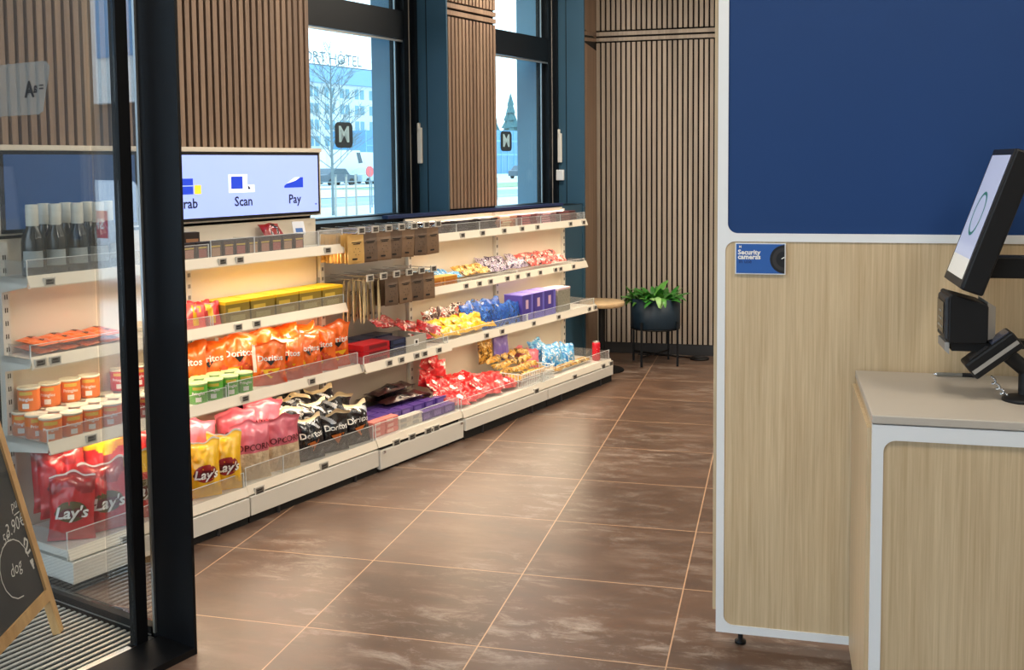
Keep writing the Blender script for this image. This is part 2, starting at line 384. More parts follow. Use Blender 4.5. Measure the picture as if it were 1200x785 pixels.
# windows
def window(name, a, b_, mark_s, mark_z, mark_w):
    w = struct(empty(name, Wp(a, 0, 0), RZ)); L_ = b_-a
    def sb(m_, s0, s1, t0, t1, z0, z1, mt): m_.sbox(s0-a, s1-a, t0, t1, z0, z1, mt)
    g = MB(); sb(g, a+.05, b_-.11, -.335, -.325, SILL, 2.31, M_WIN); g.build('glass_pane', w)
    g = MB(); sb(g, a+.05, b_-.11, -.335, -.325, 2.48, 3.06, M_WIN); g.build('glass_pane', w)
    fr = MB()
    sb(fr, a, a+.06, -.37, -.26, SILL, 3.1, M_FRAME); sb(fr, b_-.105, b_-.03, -.34, -.25, SILL, 3.1, M_FRAME)
    sb(fr, b_-.13, b_-.105, -.345, -.29, SILL, 3.1, M_FRAME); sb(fr, b_-.035, b_, -.345, -.22, SILL, 3.1, M_FRAME)
    sb(fr, a, b_, -.36, -.255, 2.305, 2.475, M_FRAME); sb(fr, a, b_, -.36, -.26, 3.05, 3.1, M_FRAME)
    sb(fr, a, b_, -.36, -.26, SILL-.03, SILL+.012, M_FRAME)
    fr.build('window_frame', w)
    tr = MB(); sb(tr, a+.05, b_-.12, -.259, -.25, 2.287, 2.298, M_SILVER); sb(tr, b_-.145, b_-.14, -.30, -.29, SILL, 3.05, M_SILVER)
    sb(tr, b_-.062, b_-.056, -.252, -.247, SILL, 3.05, M_GREY)
    tr.build('glazing_bead', w)
    h = MB(); sb(h, b_-.03, b_-.012, -.222, -.19, 1.55, 1.77, M_SHELF); sb(h, b_-.03, b_-.012, -.222, -.205, 1.74, 1.80, M_SHELF)
    h.build('window_handle', w, bevel=.004)
    si = MB(); sb(si, a, b_, -.27, -.02, SILL-.02, SILL+.004, M_FRAME); si.build('window_sill', w)
    st = MB(); st.prism(rrect(mark_w, mark_w*.98, mark_w*.2, mark_s-a, mark_z), .317, .3195, mat('mark_slate', (44, 58, 68), .6))
    st_o = st.build('sticker', w)
    let = MB(); add_text(let, 'M', mark_w*.84, MATS.get('mark_pale') or mat('mark_pale', (176, 214, 228), .5), lambda p_, q_: (p_, .3165, q_), bold=.028, cx=mark_s-a, cz=mark_z)
    let.build('sticker_letter', st_o)
    return w
window('window_1', S1, S2, -.02, 1.717, .15)
window('window_2', S3, S4, 1.705, 1.705, .145)
for i, se in enumerate((S2, S4)):
    mb = MB(); mb.sbox(se-.012, se, -.245, -.022 if i == 0 else .0, SILL-.4 if i else SILL, CEIL, M_TEAL)
    mb.sbox(se-.014, se-.012, -.155, -.150, SILL, CEIL, M_BLACK)
    if i == 0: mb.sbox(se-.012, se, -.022, .0, SILL, CEIL, M_TEAL)
    struct(mb.build('trim_%d' % (i+1), rz=RZ))
mb = MB(); mb.sbox(S4-.03, S4, -.03, .0, 0, SILL-.02, M_TEAL); mb.sbox(1.96, S4-.03, -.021, -.012, 0, SILL, M_TEAL); struct(mb.build('trim_3', rz=RZ))
mb = MB(); mb.sbox(-.05, S4-.37, -.022, .022, SILL+.005, SILL+.024, M_NAVY); struct(mb.build('trim_4', rz=RZ))
# sensor on the reveal
sn = MB(); sn.box(-.03, .03, -.0125, .0125, -.04, .04, M_WHITE)
o = sn.build('door_sensor', loc=Wp(S4-.028, -.20, 1.455), rz=RZ+PI/2, bevel=.004); tag(o, 'small white sensor box on the teal reveal of the second window', 'sensor')
dt = MB(); dt.box(-.02, -.005, -.0145, -.012, -.012, .012, M_DARKP); dt.box(.008, .022, -.0145, -.012, -.02, -.008, M_GREY); dt.build('sensor_face', o)

# ------------------------------------------------------------------ the glazed entrance at the left
dr = struct(empty('door_1', Wp(-2.42, 1., 0), RZ))
def db(m_, s0, s1, t0, t1, z0, z1, mt): m_.box(s0+2.42, s1+2.42, -(t1-1.), -(t0-1.), z0, z1, mt)
g = MB(); db(g, -2.424, -2.414, .955, 1.156, 0, CEIL, M_BLACK); db(g, -2.414, -2.35, .955, 1.07, 0, CEIL, M_BLACK); g.build('door_jamb', dr)
g = MB(); db(g, -2.432, -2.424, .966, .976, .03, CEIL, M_SILVER); g.build('edge_strip', dr)
g = MB(); db(g, -2.508, -2.466, .952, .985, .02, 2.9, M_BLACK); g.build('door_stile', dr)
g = MB(); db(g, -4.2, -2.508, .965, .975, .02, 2.9, M_HAZE); g.build('glass_leaf', dr)
g = MB(); db(g, -4.2, -2.414, .985, 1.156, 0, .022, M_BLACK); g.build('door_threshold', dr)
g = MB(); db(g, -4.2, -2.515, .945, .985, 0, .014, M_SILVER); db(g, -2.46, -2.43, .945, .985, 0, .014, M_SILVER); g.build('door_track', dr)
wv = struct(empty('window_3', Wp(-2.42, 0, 0), RZ))
def vb(m_, s0, s1, t0, t1, z0, z1, mt): m_.box(s0+2.42, s1+2.42, -t1, -t0, z0, z1, mt)
g = MB(); vb(g, -2.415, -2.405, .02, .695, .05, CEIL, M_PANE); g.build('glass_pane', wv)
g = MB(); vb(g, -2.405, -2.397, .70, .955, .05, CEIL, M_PANE2); g.build('glass_pane', wv)
g = MB(); vb(g, -2.43, -2.39, .02, .955, 0, .046, M_BLACK); vb(g, -2.432, -2.43, .02, .955, .018, .022, M_SILVER); g.build('bottom_rail', wv)
fs = MB()
pl = [(.50, 1.90), (.515, 1.885), (.51, 1.86), (.487, 1.80), (.468, 1.735), (.44, 1.725), (.20, 1.725), (.20, 1.905), (.48, 1.905)]
fs.add([(.0, -t_, z_) for t_, z_ in pl], [tuple(range(len(pl)))], M_FROST)
fo = fs.build('frosted_logo', wv); fo['label'] = 'grey frosted logo film'
lt = MB()
add_text(lt, 'A', .075, M_BLACKP, lambda a, b_: (-.002, a, b_), cx=-.395, cz=1.81, bold=.04); add_text(lt, 'a', .05, M_BLACKP, lambda a, b_: (-.002, a, b_), cx=-.43, cz=1.815, bold=.03); add_text(lt, '=', .05, M_BLACKP, lambda a, b_: (-.002, a, b_), cx=-.465, cz=1.815)
lt.build('logo_letters', fo)
mt_ = empty('entrance_mat', Wp(-3.3, .47, 0), RZ)
g = MB(); g.box(-.86, .86, -.47, .47, 0, .008, M_RUB); g.build('mat_base', mt_)
g = MB()
yy = -.46
while yy < .46:
    g.box(-.86, .86, yy, yy+.011, .006, .012, M_STRIP); yy += .030
g.build('metal_strips', mt_)
tag(mt_, 'black entrance mat with long aluminium strips under the chalkboard', 'mat')

# chalkboard
F = Vector((-.165, -2.628, 0)); wv_ = Vector((.309, -.951, 0)); nb = Vector((-.951, -.309, 0)); th = math.radians(14)
dv = nb*math.sin(th) + Vector((0, 0, math.cos(th))); fn_ = wv_.cross(dv); 
if fn_.dot(Vector((1, 0, 0))) < 0: fn_ = -fn_
cb = empty('chalkboard_stand', F, 0)
def bd(m_, a0, a1, h0, h1, d0, d1, mt):
    m_.hexa([wv_*a+dv*h_+fn_*d_ for h_ in (h0, h1) for a, d_ in ((a0, d0), (a1, d0), (a1, d1), (a0, d1))], mt)
g = MB(); bd(g, .03, .47, .16, .97, -.012, -.004, mat('chalkboard_black', (34, 36, 38), .7, vary=.3, vscale=14)); brd = g.build('board', cb)
g = MB(); bd(g, 0, .034, .014, 1., -.02, .004, M_PINE); bd(g, .466, .50, .014, 1., -.02, .004, M_PINE); bd(g, .034, .466, .13, .168, -.02, .004, M_PINE); bd(g, .034, .466, .965, 1., -.02, .004, M_PINE)
g.build('wooden_frame', cb)
for a in (.01, .46):
    g = MB(); top = wv_*(a+.012)+dv*.95-fn_*.02; bot = wv_*(a+.012)+nb*.55
    g.hexa([bot+wv_*i+nb*j+Vector((0, 0, .004)) for i, j in ((0, 0), (.024, 0), (.024, .02), (0, .02))] + [top+wv_*i+nb*j for i, j in ((0, 0), (.024, 0), (.024, .02), (0, .02))], M_PINE)
    g.build('rear_leg', cb)
chalk = mat('chalk_white', (206, 206, 200), .9)
g = MB()
# reading direction on the face: seen from the shop side the text runs towards the far stile
def on_board(a, h_): return wv_*(.5-a)+dv*h_-fn_*.0025
for tx, sz, ca, ch in (('pu', .045, .435, .475), ('3.90€', .06, .405, .415), ('hot', .05, .30, .50), ('dog', .055, .33, .30), ('5€', .045, .33, .40)):
    add_text(g, tx, sz, chalk, on_board, bold=-.005, shear=.25, cx=ca, cz=ch)
def stroke(pts, w=.0035):
    for (a0, h0), (a1, h1) in zip(pts, pts[1:]):
        dx, dh = a1-a0, h1-h0; l_ = math.hypot(dx, dh) or 1; ox, oh = -dh/l_*w/2, dx/l_*w/2
        g.add([on_board(a0+ox, h0+oh), on_board(a1+ox, h1+oh), on_board(a1-ox, h1-oh), on_board(a0-ox, h0-oh)], [(0, 1, 2, 3)], chalk)
stroke([(.33+.10*math.cos(k*PI/8), .30+.09*math.sin(k*PI/8)) for k in range(0, 13)])
stroke([(.425, .34), (.44, .36), (.455, .345), (.44, .33), (.42, .32), (.435, .31), (.455, .315)], .008); stroke([(.43, .28), (.452, .28)], .012); stroke([(.433, .27), (.449, .27)], .012); stroke([(.436, .26), (.446, .26)], .012)
stroke([(.42, .445), (.46, .445)])
g.build('chalk_writing', brd)
tag(cb, 'chalkboard A-stand in a pine frame on the striped entrance mat', 'chalkboard')

# ------------------------------------------------------------------ screens over the shelves
def screen(name, s0, s1, label, content):
    o = empty(name, Wp((s0+s1)/2, .02, 1.29), RZ); w = s1-s0
    g = MB(); g.sbox(-w/2, w/2, -.015, .018, -.0, .335, M_CREAM); g.sbox(-w/2, w/2, -.015, .03, .32, .34, M_CREAM); g.build('surround', o)
    g = MB(); g.sbox(-w/2+.015, w/2-.02, .0, .03, .008, .318, M_BLACKP); bz = g.build('bezel', o)
    content(o, w)
    tag(o, label, 'screen')
SCR = mat('screen_lavender', (150, 170, 238), .3, emit=1.)
SC_B = mat('screen_blue', (24, 60, 190), .3, emit=.9); SC_Y = mat('screen_yellow', (246, 206, 60), .3, emit=.8); SC_W = mat('screen_white', (222, 226, 240), .3, emit=.9)
SC_K = mat('screen_ink', (24, 34, 70), .3)
SC_D = mat('screen_deep_blue', (40, 74, 120), .25, emit=.35)
def content_r(o, w):
    X0 = w/2-.4365
    g = MB(); g.sbox(-w/2+.028, w/2-.033, .028, .0315, .022, .304, SCR); d = g.build('display', o)
    P = lambda a, b_: (a+X0, -.0325, b_)
    g = MB()
    for tx, ca in (('Grab', -.435), ('Scan', -.10), ('Pay', .235)):
        g = MB(); add_text(g, tx, .062, SC_K, P, cx=ca, cz=.087, bold=.018); g.build('caption', d)
    g = MB(); add_text(g, 'w', .02, SC_K, P, cx=.385, cz=.06); g.build('caption', d)
    g = MB()
    def q(pts, m_, dd=-.0325): g.add([(a+X0, dd, b_) for a, b_ in pts], [tuple(range(len(pts)))], m_)
    def rc(a0, a1, b0, b1, m_, dd=-.0325): q([(a0, b0), (a1, b0), (a1, b1), (a0, b1)], m_, dd)
    rc(-.19, -.075, .13, .215, SC_W); rc(-.175, -.105, .148, .205, SC_B, -.0335); rc(-.075, -.03, .13, .165, SC_W); q([(-.072, .145), (-.055, .145), (-.072, .165)], SC_K, -.0335); g.build('icon', d); g = MB()
    q([(.165, .145), (.295, .145), (.295, .195), (.235, .195), (.165, .155)], SC_B); q([(.18, .165), (.235, .195), (.275, .195), (.24, .178)], SC_W, -.0335); g.build('icon', d); g = MB()
    rc(-.47, -.395, .17, .20, SC_B); rc(-.465, -.395, .13, .165, SC_B); rc(-.388, -.35, .13, .17, SC_Y)
    g.build('icon', d)
screen('display_screen', -1.70, -.605, 'lit lavender screen reading Grab Scan Pay above the top shelf', content_r)
def content_l(o, w):
    g = MB(); g.sbox(-w/2+.028, w/2-.033, .028, .0315, .022, .304, SC_D); g.build('display', o)
screen('display_screen', -2.345, -1.706, 'deep blue screen behind the white capped bottles', content_l)

# ------------------------------------------------------------------ shelving
def price_tag(parent, x_, t_, z_, w=.046, h=.03):
    g = MB()
    g.box(x_-w/2, x_+w/2, -t_-.008, -t_, z_-h/2, z_+h/2, M_TAGF)
    g.box(x_-w/2+.006, x_+w/2-.006, -t_-.0092, -t_-.0078, z_-h/2+.005, z_+h/2-.005, M_TAGS)
    g.box(x_-w/2+.010, x_+w/2-.016, -t_-.0098, -t_-.009, z_+.001, z_+.007, M_TAGD)
    g.box(x_-w/2+.010, x_+w/2-.012, -t_-.0098, -t_-.009, z_-.008, z_-.004, M_TAGD)
    return g.build('price_tag', parent)
def shelf(u, s0, a, b_, zb, tf, tags, guard, divs=()):
    g = MB(); x0, x1 = a-s0, b_-s0
    g.sbox(x0+.002, x1-.002, .022, tf-.012, zb+.012, zb+.035, M_SHELF)
    for q in (x0+.002, x1-.006):
        g.prism([(-.022, zb-.03), (-tf+.015, zb+.002), (-tf+.015, zb+.035), (-.022, zb+.035)], q, q+.004, M_SHELF, axis='x')
    sh = g.build('shelf', u)
    g = MB(); g.prism([(-tf+.014, zb+.042), (-tf-.004, zb), (-tf-.008, zb+.002), (-tf+.010, zb+.044)], x0, x1, M_CREAM, axis='x')
    g.sbox(x0, x1, tf-.014, tf-.01, zb+.03, zb+.042, M_CREAM); g.sbox(x0, x1, tf-.006, tf+.008, zb-.002, zb+.003, M_CREAM)
    g.build('price_rail', sh)
    g = MB(); g.sbox(x0+.03, x1-.03, tf-.06, tf-.04, zb+.006, zb+.012, M_LED); g.build('light_strip', sh)
    if guard:
        g = MB(); g.sbox(x0+.004, x1-.004, tf-.02, tf-.017, zb+.035, zb+guard, M_ACRY); g.sbox(x0+.004, x1-.004, tf-.02, tf-.017, zb+guard, zb+guard+.002, M_ACRE)
        for q in [x0+.005, x1-.007]+[dd-s0 for dd in divs]:
            g.sbox(q, q+.002, .06, tf-.018, zb+.035, zb+guard*.97, M_ACRY); g.sbox(q, q+.003, tf-.021, tf-.0165, zb+.035, zb+guard, M_ACRE)
        g.build('clear_guard', sh)
    for (ts, tz) in tags: price_tag(sh, ts-s0, tf+.0, tz)
    return sh
def bay(name, a, b_, shelves, base, label, top=1.275, back=M_CREAM, last=False, bz=.034, drawer=False):
    u = empty(name, Wp(a, 0, 0), RZ); L_ = b_-a
    g = MB(); g.sbox(.004, L_-.004, .0, .014, .1, top, back)
    g.build('back_panel', u)
    ups = [.0] + ([L_-.034] if last else [])
    for q in ups:
        g = MB(); g.sbox(q+.004, q+.034, .014, .034, .02, top-.01, M_SHELF)
        z_ = .2
        while z_ < top-.06: g.sbox(q+.014, q+.018, .0335, .0348, z_, z_+.018, M_KICK); g.sbox(q+.022, q+.026, .0335, .0348, z_, z_+.018, M_KICK); z_ += .05
        g.build('upright', u)
    for sd in shelves: shelf(u, a, a, b_, *sd)
    zb, tf, tags, guard, divs = base
    g = MB(); g.sbox(.004, L_-.004, .02, tf+.012, bz, zb-.006 if not drawer else zb-.016, M_SHELF)
    if drawer: g.sbox(.03, L_-.03, tf-.1, tf-.004, zb-.016, zb, M_KICK)
    pl_ = g.build('plinth', u, bevel=.002)
    if drawer:
        for q in (.03, L_-.03):
            k = MB(); k.sbox(q-.008, q+.008, tf+.010, tf+.02, zb-.03, zb-.018, M_CHROME); k.build('drawer_stop', pl_)
    g = MB(); g.sbox(.004, L_-.004, .05, tf-.001, 0, bz+.002, M_KICK); g.build('kick_plate', u)  # kick plate brought forward, its black stands in for shade under the base
    for q in (L_*.2, L_*.8):
        k = MB(); k.tube((q, -tf-.002, 0), (q, -tf-.002, bz+.002), .008, M_DARKP); k.build('levelling_foot', u)
    g = MB(); g.sbox(.002, L_-.002, .02, tf-.012, zb+.008, zb+.035, M_SHELF); bs = g.build('base_shelf', u)
    g = MB(); g.prism([(-tf+.014, zb+.036), (-tf-.002, zb), (-tf-.006, zb+.002), (-tf+.010, zb+.04)], 0, L_, M_CREAM, axis='x'); g.sbox(0, L_, tf-.016, tf-.01, zb-.002, zb+.036, M_CREAM); g.build('price_rail', bs)
    g = MB(); g.sbox(.004, L_-.004, tf-.022, tf-.019, zb+.035, zb+guard, M_ACRY); g.sbox(.004, L_-.004, tf-.022, tf-.019, zb+guard, zb+guard+.002, M_ACRE)
    for q in [.005, L_-.007]+[dd-a for dd in divs]: g.sbox(q, q+.002, .1, tf-.02, zb+.035, zb+guard*.95, M_ACRY); g.sbox(q, q+.003, tf-.023, tf-.0185, zb+.035, zb+guard, M_ACRE)
    g.build('clear_guard', bs)
    for (ts, tz) in tags: price_tag(bs, ts-a, tf, tz, .055, .036)
    tag(u, label, 'shelf unit', 'shop shelving bays')
    return u
Z1, Z2, Z3, ZB = 1.105, .805, .50, .125
T1, T3, TB = .215, .30, .395
bay('shelf_unit', -2.34, -1.48, [(Z1, T1, [(-2.26, 1.122)], .10), (Z2, T1, [(-2.31, .826), (-2.25, .826)], .085), (Z3, T3, [(-2.17, .522)], .085)],
    (ZB-.005, TB, [(-2.1, .128)], .10, ()), 'white shelf unit of bottles, cans and red chip bags behind the door glass')
bay('shelf_unit', -1.48, -.62, [(Z1, T1, [(-1.43, 1.126), (-1.33, 1.126), (-.76, 1.126)], .115, (-1.22, -.8)), (Z2, T1, [(-1.35, .826), (-1.24, .826)], .085), (Z3, T3, [(-1.40, .522), (-.98, .522)], .10)],
    (ZB-.002, TB, [(-1.42, .13), (-1.01, .134)], .115, (-1.25,)), 'white shelf unit under the lit screen, holding orange and black chip bags')
ub = bay('shelf_unit', -.62, .11, [(Z3, .33, [(-.44, .522), (-.34, .522), (-.21, .522), (-.14, .522), (-.01, .522)], .08)],
    (ZB, TB+.005, [(-.48, .122), (-.35, .122), (-.21, .122), (-.14, .122)], .115, ()), 'white shelf unit with two rows of hooks for hanging brown pouches', top=1.20, back=M_PEG, bz=.015, drawer=True)
bay('shelf_unit', .11, 1.02, [(Z1, T1, [(.39, 1.128), (.60, 1.128), (.84, 1.128)], .09, (.36, .6, .83)), (Z2, T1, [(.42, .826), (.56, .826), (.68, .826), (.87, .826), (.99, .826)], .06), (Z3, .29, [(.52, .522), (.69, .522)], .085)],
    (ZB-.003, TB+.015, [(.89, .128)], .10, ()), 'white shelf unit with the pile of shiny red bags on its base', top=1.23, bz=.05)
bay('shelf_unit', 1.02, 1.93, [(Z1, T1, [(1.05, 1.128), (1.24, 1.128), (1.68, 1.126), (1.87, 1.126)], .09, (1.08, 1.32, 1.58)), (Z2, T1, [(1.12, .826), (1.27, .826), (1.47, .826), (1.54, .826), (1.72, .826)], .06), (Z3, .29, [(1.06, .522), (1.38, .522), (1.81, .522), (1.9, .522)], .085)],
    (ZB-.003, TB+.015, [(1.38, .128), (1.79, .13), (1.905, .13)], .10, ()), 'white shelf unit at the far end beside the round table', top=1.23, last=True, bz=.05)
# hooks
HK = []
for row, (zh, tf, n, sa, sp) in enumerate(((1.20, .285, 7, -.60, .107), (.955, .285, 6, -.54, .107))):
    g = MB(); g.sbox(.0, .73, .02, .032, zh-.02, zh+.012, M_GREY); bar = g.build('hook_bar', ub); 
    for k in range(n):
        s_ = sa+sp*k; xx = s_+.62
        g = MB(); g.path([(xx, -.03, zh), (xx, -tf+.02, zh), (xx, -tf, zh+.012)], .0028, M_CHROME, 6); g.path([(xx, -.03, zh+.022), (xx, -tf-.012, zh+.022)], .0022, M_CHROME, 6)
        hk = g.build('hook', bar); price_tag(hk, xx, tf+.012, zh+.016, .05, .034); HK.append((row, k, s_, zh))

# ------------------------------------------------------------------ goods: makers
def bagshape(w, h, d, seed, crumple=1.):
    def V(v): return max(0., math.sin(PI*min(1, max(0, (v-.04)/.89))))**.55
    def yf(u, v):
        t_ = d/2*max(0., 1-abs(u)**2.4)**.62*V(v)
        wr = noise.noise((u*2.3+seed, v*3.1, seed*1.7))*.30*d*V(v)*(1-abs(u)**3)*crumple
        wr += (abs(noise.noise((u*3.6+seed*2, v*4.6+seed, 3.1)))-.2)*.34*d*V(v)*(1-abs(u)**3)*crumple + noise.noise((u*8+seed, v*9, seed))*.07*d*V(v)*(1-abs(u)**3)*crumple
        tw = max(0., (v-.62)/.38); bw = max(0., (.2-v)/.2)
        wr += math.sin(u*7.+seed*3+2*v)*.05*d*(tw*(1-tw)*4)*crumple + math.sin(u*9+seed)*.04*d*(bw*(1-bw)*4)
        return t_ + wr*.6
    def xs(u, v): return u*w/2*(1-.07*V(v)+.02*math.sin(v*9+seed))
    def zs(u, v): return v*h - .075*h*min(1, max(0, v-.72)/.28)*(.5+.5*math.sin(u*3.6+seed*2.3))*min(1.3, crumple) - .03*h*min(1, max(0, v-.8)/.2)*(.5+.5*math.sin(u*8+seed*5))
    return yf, xs, zs
def bag(name, w, h, d, seed, colfn, crumple=1., nu=24, nv=30, decals=None, bend=0.):
    yf, xs, zs = bagshape(w, h, d, seed, crumple)
    bf = lambda v: bend*h*max(0, v-.45)**2*math.sin(seed*2.1+1) + (bend*1.6*h*max(0, v-.74)**1.5*math.sin(seed*3.7) if bend else 0)
    g = MB()
    for side in (-1, 1):
        vs = []
        for j in range(nv+1):
            for i in range(nu+1):
                u = -1+2*i/nu; v = j/nv
                vs.append((xs(u, v), side*(max(yf(u, v), .0008) if 0 < i < nu else .0006)+bf(v), zs(u, v)))
        groups = {}
        for j in range(nv):
            for i in range(nu):
                m_ = colfn(-1+2*(i+.5)/nu, (j+.5)/nv, side)
                q = (j*(nu+1)+i, j*(nu+1)+i+1, (j+1)*(nu+1)+i+1, (j+1)*(nu+1)+i)
                groups.setdefault(m_, []).append(q if side < 0 else q[::-1])
        o0 = len(g.v); g.v += [tuple(v) for v in vs]
        for m_, fs in groups.items():
            mi = g.mi(m_)
            for f_ in fs: g.f.append(tuple(o0+k for k in f_)); g.m.append(mi); g.sm.append(True)
    me = g.mesh(name); o = bpy.data.objects.new(name, me); COL.objects.link(o)
    def P(x_, z_, off=.0022):
        v = min(1, max(0, z_/h)); u = x_/(w/2*(1-.07*max(0., math.sin(PI*min(1, max(0, (v-.04)/.89))))**.55)); u = max(-1, min(1, u))
        return (x_, -max(yf(u, v), .0008)-off+bf(v), z_)
    for dn, fn in (decals or []):
        dm = MB(); fn(dm, P); dm.build(dn, o)
    return o
def disc(dm, P, m_, cx, cz, rx, rz_, off=.0015, rings=4, seg=20):
    vs = [P(cx, cz, off)]; fs = []
    for k in range(1, rings+1):
        for i in range(seg):
            a = 2*PI*i/seg; vs.append(P(cx+rx*k/rings*math.cos(a), cz+rz_*k/rings*math.sin(a), off))
    for i in range(seg): fs.append((0, 1+i, 1+(i+1) % seg))
    for k in range(rings-1):
        for i in range(seg): a, b_ = 1+k*seg+i, 1+k*seg+(i+1) % seg; fs.append((a, a+seg, b_+seg, b_))
    dm.add(vs, fs, m_, True)
def patch(dm, P, m_, pts, off=.0015):
    dm.add([P(a, b_, off) for a, b_ in pts], [tuple(range(len(pts)))], m_)
K_RED = foil('foil_red', (200, 26, 32)); K_DRED = foil('foil_dark_red', (150, 14, 22)); K_YEL = foil('foil_yellow', (240, 186, 20)); K_ORA = foil('foil_orange', (238, 106, 22)); K_DORA = foil('foil_deep_orange', (206, 70, 18))
K_PINK = foil('foil_pink', (214, 104, 122)); K_BLK = foil('foil_black', (16, 18, 24), .22, .5); K_CREAM = foil('foil_cream', (226, 204, 160)); K_GLINT = foil('foil_silver_glint', (196, 200, 204), .2)
K_CLEAR = mat('popcorn_clear_pack', (216, 192, 158), .35, bump=.9, bscale=70, vary=.5, vscale=60); K_BLUE = foil('foil_blue', (36, 88, 190)); K_LBLU = foil('foil_light_blue', (70, 160, 214)); K_PURP = foil('foil_purple', (92, 62, 142)); K_LILA = foil('foil_lilac', (128, 108, 200))
K_BRN = foil('foil_brown', (78, 38, 26)); K_GOLD = foil('foil_gold', (206, 150, 40)); K_WHT = foil('foil_white', (230, 226, 220)); K_OLIVE = foil('foil_olive_gold', (170, 130, 44)); K_CORAL = foil('foil_coral', (232, 92, 86))
C_WHT = mat('print_white', (238, 236, 230), .4); C_BLK = mat('print_black', (18, 16, 16), .5); C_DRED = mat('print_dark_red', (96, 12, 20), .5); C_GOLD = mat('print_gold', (214, 180, 70), .4); C_CHIP = mat('print_chip_orange', (196, 104, 30), .5); C_OLV = mat('print_olive_brown', (92, 80, 36), .5)
def lays(name, body, top, seed, badge, w=.165, h=.26, d=.075):
    def col(u, v, sd): return K_WHT if v > .96 else (top if v > .72+.06*math.sin(u*4+seed) else body)
    def dec(dm, P): disc(dm, P, badge, 0, h*.42, w*.33, h*.15, .002); disc(dm, P, C_DRED, .0, h*.40, w*.36, h*.075, .003)
    def txt(dm, P): add_text(dm, "Lay's", w*.36, C_WHT, lambda a, b_: P(a, b_, .006), bold=.025, shear=.2, cz=h*.40)
    return bag(name, w, h, d, seed, col, decals=[('badge', dec), ('lettering', txt)], bend=.25)
def doritos(name, seed, black, w=.175, h=.23, d=.075):
    body = K_BLK if black else K_ORA
    def col(u, v, sd):
        if black: return K_CREAM if v > .915 and u > -.6 else (K_GLINT if (v > .68 and math.sin(u*3.2+v*8+seed*2) > .9) else body)  # silver streaks paint the glints on the wrinkled black foil
        return K_DORA if (v < .30+.12*math.sin(u*3+seed)) else (K_WHT if v > .3 and u < -.86 else body)
    def txt(dm, P):
        add_text(dm, 'Doritos', w*.23, C_WHT, lambda a, b_: P(a, b_, .004), bold=.02, cz=h*.58)
        if not black: patch(dm, P, C_BLK, [(-w*.12, h*.53), (w*.12, h*.53), (0, h*.42)], .003)
    def chip(dm, P): patch(dm, P, C_CHIP if black else K_YEL, [(-w*.2, h*.42), (w*.24, h*.44), (w*.06, h*.2)] if black else [(-w*.3, h*.34), (w*.26, h*.36), (0, h*.14)], .003)
    return bag(name, w, h, d, seed, col, decals=[('lettering', txt), ('chip_picture', chip)], bend=.35, crumple=1.5)
def popcorn(name, seed, w=.195, h=.27, d=.09):
    def col(u, v, sd): return K_PINK if v > .47 else K_CLEAR
    def txt(dm, P): add_text(dm, 'POPCORN', w*.2, C_DRED, lambda a, b_: P(a, b_, .004), bold=.01, cz=h*.55)
    return bag(name, w, h, d, seed, col, decals=[('lettering', txt)], bend=.2)
def can(name, body, lid, r=.040, h=.088, txt=True):
    g = MB(); g.lathe([(r*.97, 0), (r, .003), (r, h-.008), (r*.98, h-.006)], body, 20); o = g.build(name)
    g = MB(); g.lathe([(r*1.03, h-.008), (r*1.04, h-.002), (r*1.02, h), (r*.9, h+.001), (r*.88, h-.0005)], lid, 20); g.build('lid', o)
    g = MB()
    def P(a, b_, off=.001): th_ = a/r; return (r*math.sin(th_)*(1+off/r), -r*math.cos(th_)*(1+off/r), b_)
    add_text(g, 'Pringles', r*.44, C_WHT, lambda a, b_: P(a, b_, .0015), bold=.02, cz=h*.52)
    for (a0, a1, b0, b1, mm) in ((-.6, .6, .70, .84, C_GOLD), (-.3, .3, .12, .34, C_WHT)):
        vs = []; 
        for i in range(7):
            a = r*(a0+(a1-a0)*i/6)
            vs += [P(a, h*b0), P(a, h*b1)]
        g.add(vs, [(2*i, 2*i+2, 2*i+3, 2*i+1) for i in range(6)], mm, True)
    g.build('label_print', o)
    return o
def carton(name, w, d, h, body, top=None, stripes=(), lids=False, text=None, tcol=None, tsz=.3):
    g = MB(); g.box(-w/2, w/2, -d/2, d/2, 0, h, body); o = g.build(name, bevel=.0015)
    if top:
        g = MB(); g.box(-w/2-.001, w/2+.001, -d/2-.001, d/2+.001, h-.012 if lids else h-.003, h+.0015, top); g.build('lid' if lids else 'top_panel', o)
    if stripes or text:
        g = MB()
        for z0, z1, x0, x1, mm in stripes: g.add([(x0*w, -d/2-.0008, z0*h), (x1*w, -d/2-.0008, z0*h), (x1*w, -d/2-.0008, z1*h), (x0*w, -d/2-.0008, z1*h)], [(0, 1, 2, 3)], mm)
        if text: add_text(g, text, h*tsz, tcol or C_WHT, lambda a, b_: (a, -d/2-.0015, b_), cz=h*.5, bold=.01)
        g.build('front_print', o)
    return o
def flow(name, w, h, d, seed, body, band, letters=None, lc=None):
    def col(u, v, sd): return band if abs(u-.1*seed % .3) < .42 and .12 < v < .88 and math.sin(seed*5+u*6+v*4) > -.2 else body
    dl = []
    if letters:
        def t(dm, P): add_text(dm, letters, h*.42, lc or C_WHT, lambda a, b_: P(a, b_, .003), bold=.015, cz=h*.5)
        dl = [('lettering', t)]
    return bag(name, w, h, d, seed, col, nu=12, nv=10, decals=dl, crumple=1.6)

